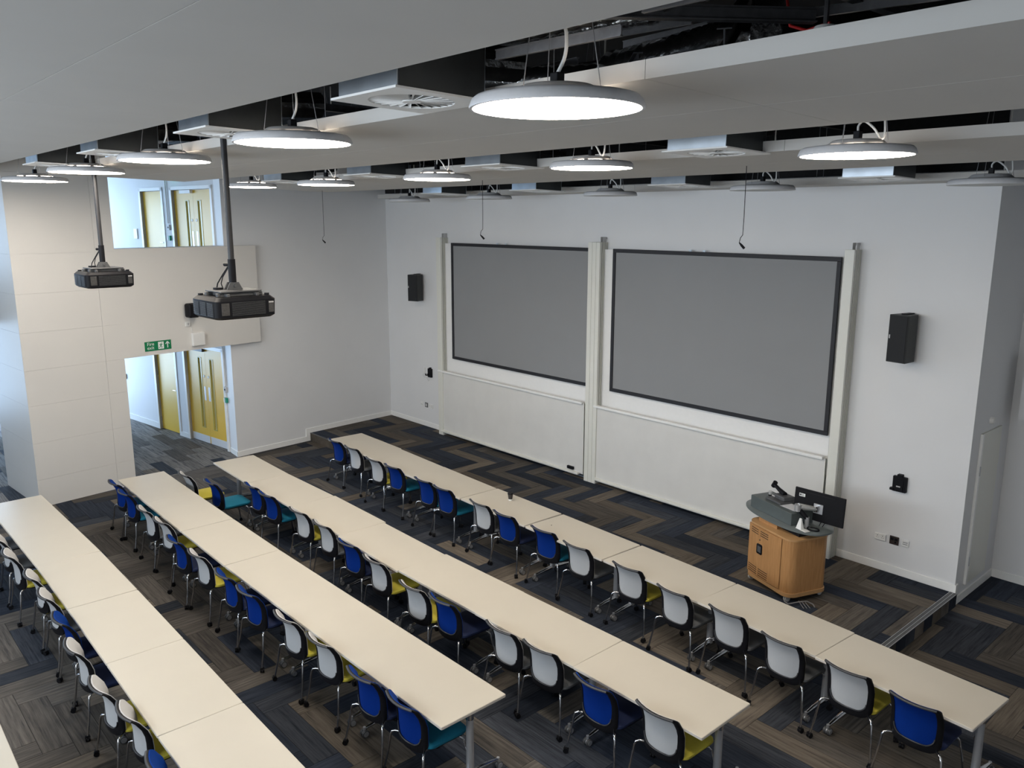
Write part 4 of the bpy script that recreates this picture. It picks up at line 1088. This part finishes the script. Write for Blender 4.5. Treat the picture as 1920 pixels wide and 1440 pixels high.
ROWS = {
 1: [(-3.91,-.15,B,'navy'),(-3.32,-.16,W,'grey'),(-2.46,-.26,W,'yellow'),(-1.94,-.24,B,'teal'),(-1.04,-.28,B,'teal'),(-.55,-.29,B,'teal'),(.33,-.29,W,'grey'),(.87,-.32,B,'navy'),(1.62,-.32,B,'teal'),(2.26,-.37,W,'grey'),(3.07,-.38,W,'yellow'),(3.80,-.48,W,'grey'),(4.45,-.46,W,'grey'),(5.12,-.56,W,'grey'),(5.78,-.59,W,'yellow'),(6.38,-.65,B,'navy')],
 2: [(-3.73,-2.88,W,'yellow'),(-3.09,-2.73,B,'teal'),(-2.53,-2.34,B,'teal'),(-2.02,-2.35,B,'teal'),(-1.10,-2.33,W,'yellow'),(-.44,-2.33,W,'grey'),(.33,-2.41,B,'navy'),(.98,-2.44,W,'yellow'),(1.84,-2.51,W,'yellow'),(2.32,-2.46,B,'navy'),(3.18,-2.39,W,'grey'),(3.68,-2.36,W,'grey'),(4.42,-2.43,B,'navy'),(5.04,-2.34,W,'yellow')],
 3: [(-4.02,-3.82,B,'teal'),(-3.45,-3.85,B,'teal'),(-2.55,-3.87,W,'grey'),(-1.96,-3.85,W,'yellow'),(-1.19,-3.95,B,'navy'),(-.58,-3.91,W,'yellow'),(.20,-3.90,B,'navy'),(.76,-3.89,B,'navy'),(1.57,-3.85,W,'yellow'),(2.20,-3.82,W,'yellow'),(2.98,-3.84,B,'navy'),(3.55,-3.80,B,'teal')],
 4: [(-3.50,-5.56,W,'grey'),(-2.70,-5.56,W,'grey'),(-2.05,-5.57,W,'yellow'),(-1.20,-5.51,W,'yellow'),(-.57,-5.51,W,'grey'),(.12,-5.53,B,'navy'),(.80,-5.58,W,'navy'),(1.64,-5.59,W,'yellow'),(2.20,-5.53,W,'yellow'),(3.03,-5.57,B,'navy')]}
LINEYAW = {1: -.044, 2: -.007, 3: -.003, 4: -.005}
crn = random.Random(5)
for rw, lst in ROWS.items():
    for k, (x, y, bk, st) in enumerate(lst):
        key = (bk, st)
        if key not in PROTO: o = PROTO[key] = chair_proto(bk, st)
        else: o = copy_tree(PROTO[key])
        yaw = LINEYAW[rw]*.7 + crn.uniform(-.035, .035)
        if rw == 2 and k == 0: yaw = -.02
        o.location = (x+.213, y+.285, 0); o.rotation_euler = (0, 0, yaw)
        where = ('leftmost' if k == 0 else 'rightmost' if k == len(lst)-1 else ords[k]+' from the left')
        extra = ''
        if rw == 2 and k == 1: extra = ''
        o['label'] = '%s mesh chair with %s seat,%s %s at the %s table row' % (bk, st, extra, where, RN[rw])
        o['category'] = 'chair'; o['group'] = '%s mesh chairs with %s seats' % (bk, st)

# ------------------------------------------------------------------ cup and crumb on the front table row
t = thing('paper_cup', 'dark paper cup with black lid and pale base on the front table row', 'cup', (.539, .29, .7305))
MB().lathe([(.001, .0), (.027, .0), (.029, .022)], 24, closed=False).build('base', WHITEP, t, smooth=40)
MB().lathe([(.029, .022), (.039, .098), (.001, .098)], 24, closed=False).build('sleeve', mat('dark_paper', (.035, .030, .028), .7, noise=.1), t, smooth=40)
MB().lathe([(.001, .096), (.042, .096), (.042, .104), (.037, .112), (.034, .116), (.001, .114)], 24, closed=False).build('lid', BLACKP, t, smooth=40)
tag(MB().lathe([(.001, 0), (.007, .0), (.006, .004), (.001, .006)], 8, closed=False).build('crumb', BLACKP), 'tiny dark crumb on the front table row right of the cup', 'crumb').location = (1.632, .045, .7305)

# ------------------------------------------------------------------ lectern with its equipment
LZ = PZ
lec = thing('lectern', 'beech veneer lectern on castors with grey oval worktop', 'lectern', (4.0, 1.80, LZ), math.radians(-20))
x0, x1, y0, y1 = -.33, .48, -.28, .30
cxl, cyl_ = (x0+x1)/2, (y0+y1)/2
def cab(hx, hy, r, z): return [(cxl+px, cyl_+py, z) for px, py in rrect(hx, hy, r, 8)]
HX, HY = (x1-x0)/2, (y1-y0)/2
def bow(loop, amt=.035):      # slightly bowed front and sides, as the cabinet has
    return [(x, y-(amt*(1-((x-cxl)/HX)**2) if y < cyl_ else 0), z) for x, y, z in loop]
MB().loft([bow(cab(HX, HY, .10, z)) for z in (.085, .795)]).build('cabinet', BEECH, lec, smooth=35)
MB().loft([bow(cab(HX+.012, HY+.012, .11, z)) for z in (.075, .078, .118, .122)]).build('base_moulding', mat('light_beech_edge', (.50, .29, .13), .4, noise=.04), lec, smooth=35)
MB().loft([bow(cab(HX+.006, HY+.006, .105, z)) for z in (.785, .79, .803, .806)]).build('top_moulding', MATS['light_beech_edge'], lec, smooth=35)
def yfront(x): return y0-.035*(1-((x-cxl)/HX)**2)
door = MB(); xs_ = [-.30+.62*i/12 for i in range(13)]
for a, b in zip(xs_, xs_[1:]):
    door.add([(a, yfront(a)-.004, .135), (b, yfront(b)-.004, .135), (b, yfront(b)-.004, .775), (a, yfront(a)-.004, .775), (a, yfront(a)+.01, .135), (b, yfront(b)+.01, .135), (b, yfront(b)+.01, .775), (a, yfront(a)+.01, .775)],
             [(0, 1, 2, 3), (4, 5, 1, 0), (3, 2, 6, 7)])
dr = door.build('door', BEECH, lec)
v = MB()
def slots(xa, xb, zt, n_, dz):
    for k in range(n_):
        z = zt-k*dz
        v.add([(xa, yfront(xa)-.0048, z), (xb, yfront(xb)-.0048, z), (xb, yfront(xb)-.0048, z+.010), (xa, yfront(xa)-.0048, z+.010)], [(0, 1, 2, 3)])
for (a, b) in ((-.245, -.095), (-.055, .095)): slots(a, (a+b)/2, .735, 3, .028); slots((a+b)/2, b, .735, 3, .028)
for (a, b) in ((-.275, -.095), (-.065, .115)): slots(a, (a+b)/2, .235, 4, .028); slots((a+b)/2, b, .235, 4, .028)
v.build('vent_slots', mat('slot_black', (.02, .012, .006), .8, noise=.05), dr)
hx_ = -.055
MB().loft([[(hx_+px, yfront(hx_)-yy, .505+pz) for px, pz in rrect(.052-i, .066-i, .022)] for yy, i in ((.004, 0), (.012, .0), (.015, .006))]).build('handle', BLACKP, dr, smooth=40)
MB().cbox(hx_+.004, yfront(hx_)-.016, .505, .064, .004, .078).build('handle_recess', GREYP, dr, bevel=.001, seg=1)
MB().cyl((hx_, yfront(hx_)-.003, .625), (hx_, yfront(hx_)-.010, .625), .009, 12).build('lock', CHROME, dr)
for cx_, cy_ in ((-.27, -.24), (.40, -.24), (-.27, .25), (.40, .25)):
    MB().cyl((cx_-.022, cy_, .037), (cx_-.005, cy_, .037), .036, 16).cyl((cx_+.005, cy_, .037), (cx_+.022, cy_, .037), .036, 16).cyl((cx_, cy_, .05), (cx_, cy_, .08), .012, 8).build('castor', LGREYP, lec, smooth=40)
MB().box(-.24, .10, -.20, .20, .80, .87).build('riser_block', BEECH, lec)
MB().box(-.20, .40, -.12, .22, .80, .87).build('riser_core', BLACKP, lec)
def superell(a, b, e, n_, cx, cy, z):
    out = []
    for i in range(n_):
        t_ = 2*PI*i/n_; c, s_ = math.cos(t_), math.sin(t_)
        out.append((cx+a*math.copysign(abs(c)**(2/e), c), cy+b*math.copysign(abs(s_)**(2/e), s_), z))
    return out
GREYTOP = mat('grey_green_laminate', (.125, .145, .145), .35, noise=.03)
MB().loft([superell(.665-i, .335-i, 2.35, 72, -.055, .095, z) for z, i in ((.868, .012), (.872, .0), (.892, .0), (.897, .006))]).build('worktop', GREYTOP, lec, smooth=40)
tt = MB().box(-.50, .26, -.135, .21, .897, 1.055).build('turret', mat('dark_grey_laminate', (.088, .105, .105), .4, noise=.03), lec, bevel=.006, seg=1)
# rotate helper for equipment on the lectern
LM = Matrix.Translation((4.0, 1.80, LZ)) @ Matrix.Rotation(math.radians(-20), 4, 'Z')
def on_lec(x, y, z): p = LM @ Vector((x, y, z)); return (p.x, p.y, p.z)
TZ = 1.0555
t = thing('document_camera', 'dark grey document camera lying folded on the lectern top', 'document camera', on_lec(-.14, .06, TZ), math.radians(-20))
MB().box(-.16, .12, -.13, .12, 0, .028).build('base', GREYP, t, bevel=.008)
MB().prism([(-.10, -.06), (.10, -.06), (.12, .10), (-.08, .10)], .028, .085).build('housing', GREYP, t, bevel=.012)
MB().tube([(.02, .02, .09), (-.10, .03, .12), (-.22, .05, .15)], [.035, .026, .022], 12).cyl((-.24, .05, .12), (-.20, .05, .185), .030, 14).build('camera_arm', BLACKP, t, smooth=50)
MB().box(-.12, -.07, -.066, -.060, .045, .06).build('white_print', LGREYP, t)
t = thing('paper_sheet', 'grey-white sheet of paper on the lectern beside the document camera', 'paper', on_lec(.08, .03, TZ), math.radians(-14))
MB().box(-.12, .12, -.085, .085, 0, .003).build('sheet', mat('paper', (.66, .67, .70), .7, noise=.01), t)
t = thing('glass_tumbler', 'small clear pot with dark base at the left end of the lectern top', 'pot', on_lec(-.375, .07, TZ))
MB().lathe([(.001, 0), (.026, 0), (.027, .016), (.001, .017)], 20, closed=False).build('base', BLACKP, t, smooth=40)
MB().lathe([(.024, .017), (.026, .055), (.020, .060), (.001, .060)], 20, closed=False).build('cup', mat('frosted_clear', (.75, .76, .76), .15, noise=.01, trans=.5), t, smooth=40)
mon = thing('monitor', 'black flat monitor seen from behind on a silver arm above the lectern', 'monitor', (4.375, 1.90, 1.10), math.radians(0))
MB().box(-.325, .325, -.012, .012, .0, .365).xf(Matrix.Rotation(math.radians(-4), 4, 'X')).build('screen_casing', BLACKP, mon, bevel=.008)
MB().box(-.29, .29, .0125, .0135, .03, .345).xf(Matrix.Rotation(math.radians(-4), 4, 'X')).build('display', mat('dark_display', (.01, .012, .016), .15, noise=.02), mon)
MB().box(-.26, .19, -.0145, -.012, .325, .331).xf(Matrix.Rotation(math.radians(-4), 4, 'X')).build('vent_groove', VOID, mon)
MB().box(-.262, -.185, -.0150, -.012, .262, .300).xf(Matrix.Rotation(math.radians(-4), 4, 'X')).build('white_label', SIGNW, mon)
MB().box(-.258, -.232, -.0158, -.0150, .272, .292).box(-.228, -.205, -.0158, -.0150, .284, .290).box(-.228, -.192, -.0158, -.0150, .270, .276).xf(Matrix.Rotation(math.radians(-4), 4, 'X')).build('label_print', GREYP, mon)
MB().box(-.06, .06, -.022, -.010, .10, .22).xf(Matrix.Rotation(math.radians(-4), 4, 'X')).build('mount_plate', SILVER, mon, bevel=.003, seg=1)
for k in range(2):
    MB().tube([(.06+k*.05, -.02, .02), (.05+k*.04, -.06, -.04), (.0+k*.05, -.10, -.07), (-.05, -.14, -.06), (-.12, -.16, .02)], .005, 6).build('cable', BLACKP, mon, smooth=60)
ap = Vector(on_lec(.36, .02, .897))
arm = bpy.data.objects.new('monitor_arm', None); COL.objects.link(arm); arm.parent = mon; arm.location = ap - mon.location; arm.rotation_euler = (0, 0, math.radians(-20)); arm['label'] = 'silver jointed arm'
Mi = (Matrix.Translation(ap) @ Matrix.Rotation(math.radians(-20), 4, 'Z')).inverted()
MB().prism([(-.045, -.045), (.045, -.045), (.045, .045), (-.045, .045)], 0, .012).cyl((0, 0, .012), (0, 0, .13), .026, 20).build('post', SILVER, arm, smooth=40, bevel=0)
e1 = Vector((-.10, -.06, .22)); e2 = Mi @ Vector((4.36, 1.865, 1.265))
MB().tube([(0, 0, .11), tuple(e1)], [.026, .030], 14).build('lower_link', BLACKP, arm, smooth=40)
MB().cyl(tuple(e1+Vector((0, 0, -.035))), tuple(e1+Vector((0, 0, .045))), .044, 18).build('elbow', MATS['satin_silver'], arm, smooth=40)
MB().tube([tuple(e1+Vector((0, 0, .02))), tuple(e1.lerp(e2, .5)+Vector((0, 0, .01))), tuple(e2)], [.042, .036, .028], 12).build('upper_link', mat('arm_silver', (.66, .66, .64), .35, .5, noise=.03), arm, smooth=40)
MB().cyl(tuple(e2+Vector((0, 0, -.035))), tuple(e2+Vector((0, 0, .035))), .026, 16).build('head_joint', CHROME, arm, smooth=40)
t = thing('tablet_stand', 'white upright wedge stand on the lectern worktop under the monitor', 'stand', on_lec(.375, -.10, .8975), math.radians(-20))
MB().add([(-.045, -.02, 0), (.045, -.02, 0), (.045, .03, 0), (-.045, .03, 0), (-.012, .0, .135), (.018, .0, .135), (.018, .015, .135), (-.012, .015, .135)], [(3, 2, 1, 0), (4, 5, 6, 7), (0, 1, 5, 4), (1, 2, 6, 5), (2, 3, 7, 6), (3, 0, 4, 7)]).box(-.05, .12, -.02, .06, 0, .006).build('wedge', WHITEP, t, bevel=.002, seg=1)
t = thing('headphones', 'black coiled cable and ring lying on the lectern worktop', 'cable', on_lec(.46, .03, .904))
MB().tube([(.07*math.cos(2*PI*i/20), .05*math.sin(2*PI*i/20), .004) for i in range(21)], .009, 8).build('coil', BLACKP, t, smooth=60)
t = tag(MB().tube([(4.24, 1.46, PZ+.008), (4.29, 1.40, PZ+.008), (4.36, 1.36, PZ+.01), (4.45, 1.42, PZ+.05), (4.52, 1.50, PZ+.06), (4.58, 1.54, PZ+.03), (4.62, 1.52, PZ+.008)], .007, 8).build('floor_cable', mat('pale_grey_cable', (.22, .22, .23), .5, noise=.05), smooth=60), 'grey cable looping on the carpet in front of the lectern', 'cable')
for k in range(3):
    tag(MB().tube([(4.43+k*.03, 1.48+k*.02, PZ+.04), (4.47+k*.03, 1.43+k*.02, PZ+.045), (4.54+k*.025, 1.40+k*.03, PZ+.008)], .004, 6).build('thin_cable', MATS['pale_grey_cable'], smooth=60), 'thin pale cable end by the lectern, %s of the fan of three' % ('leftmost', 'middle', 'rightmost')[k], 'cable', 'thin cable ends by the lectern')

# red chair-like object seen through the far hall, sunlit
t = thing('red_bench', 'red seat glimpsed at the far left edge beyond the pier', 'bench', (-11.8, -4.35, 0), 0)
MB().box(-.6, .6, -.25, .25, .38, .50).build('seat', mat('red_fabric', (.5, .02, .03), .7, noise=.05), t, bevel=.02)
MB().box(-.6, .6, .18, .25, .50, .95).build('backrest', MATS['red_fabric'], t, bevel=.02)
for sx in (-.5, .5):
    for sy in (-.18, .18): MB().cyl((sx, sy, 0), (sx, sy, .38), .02, 10).build('leg', CHROME, t)
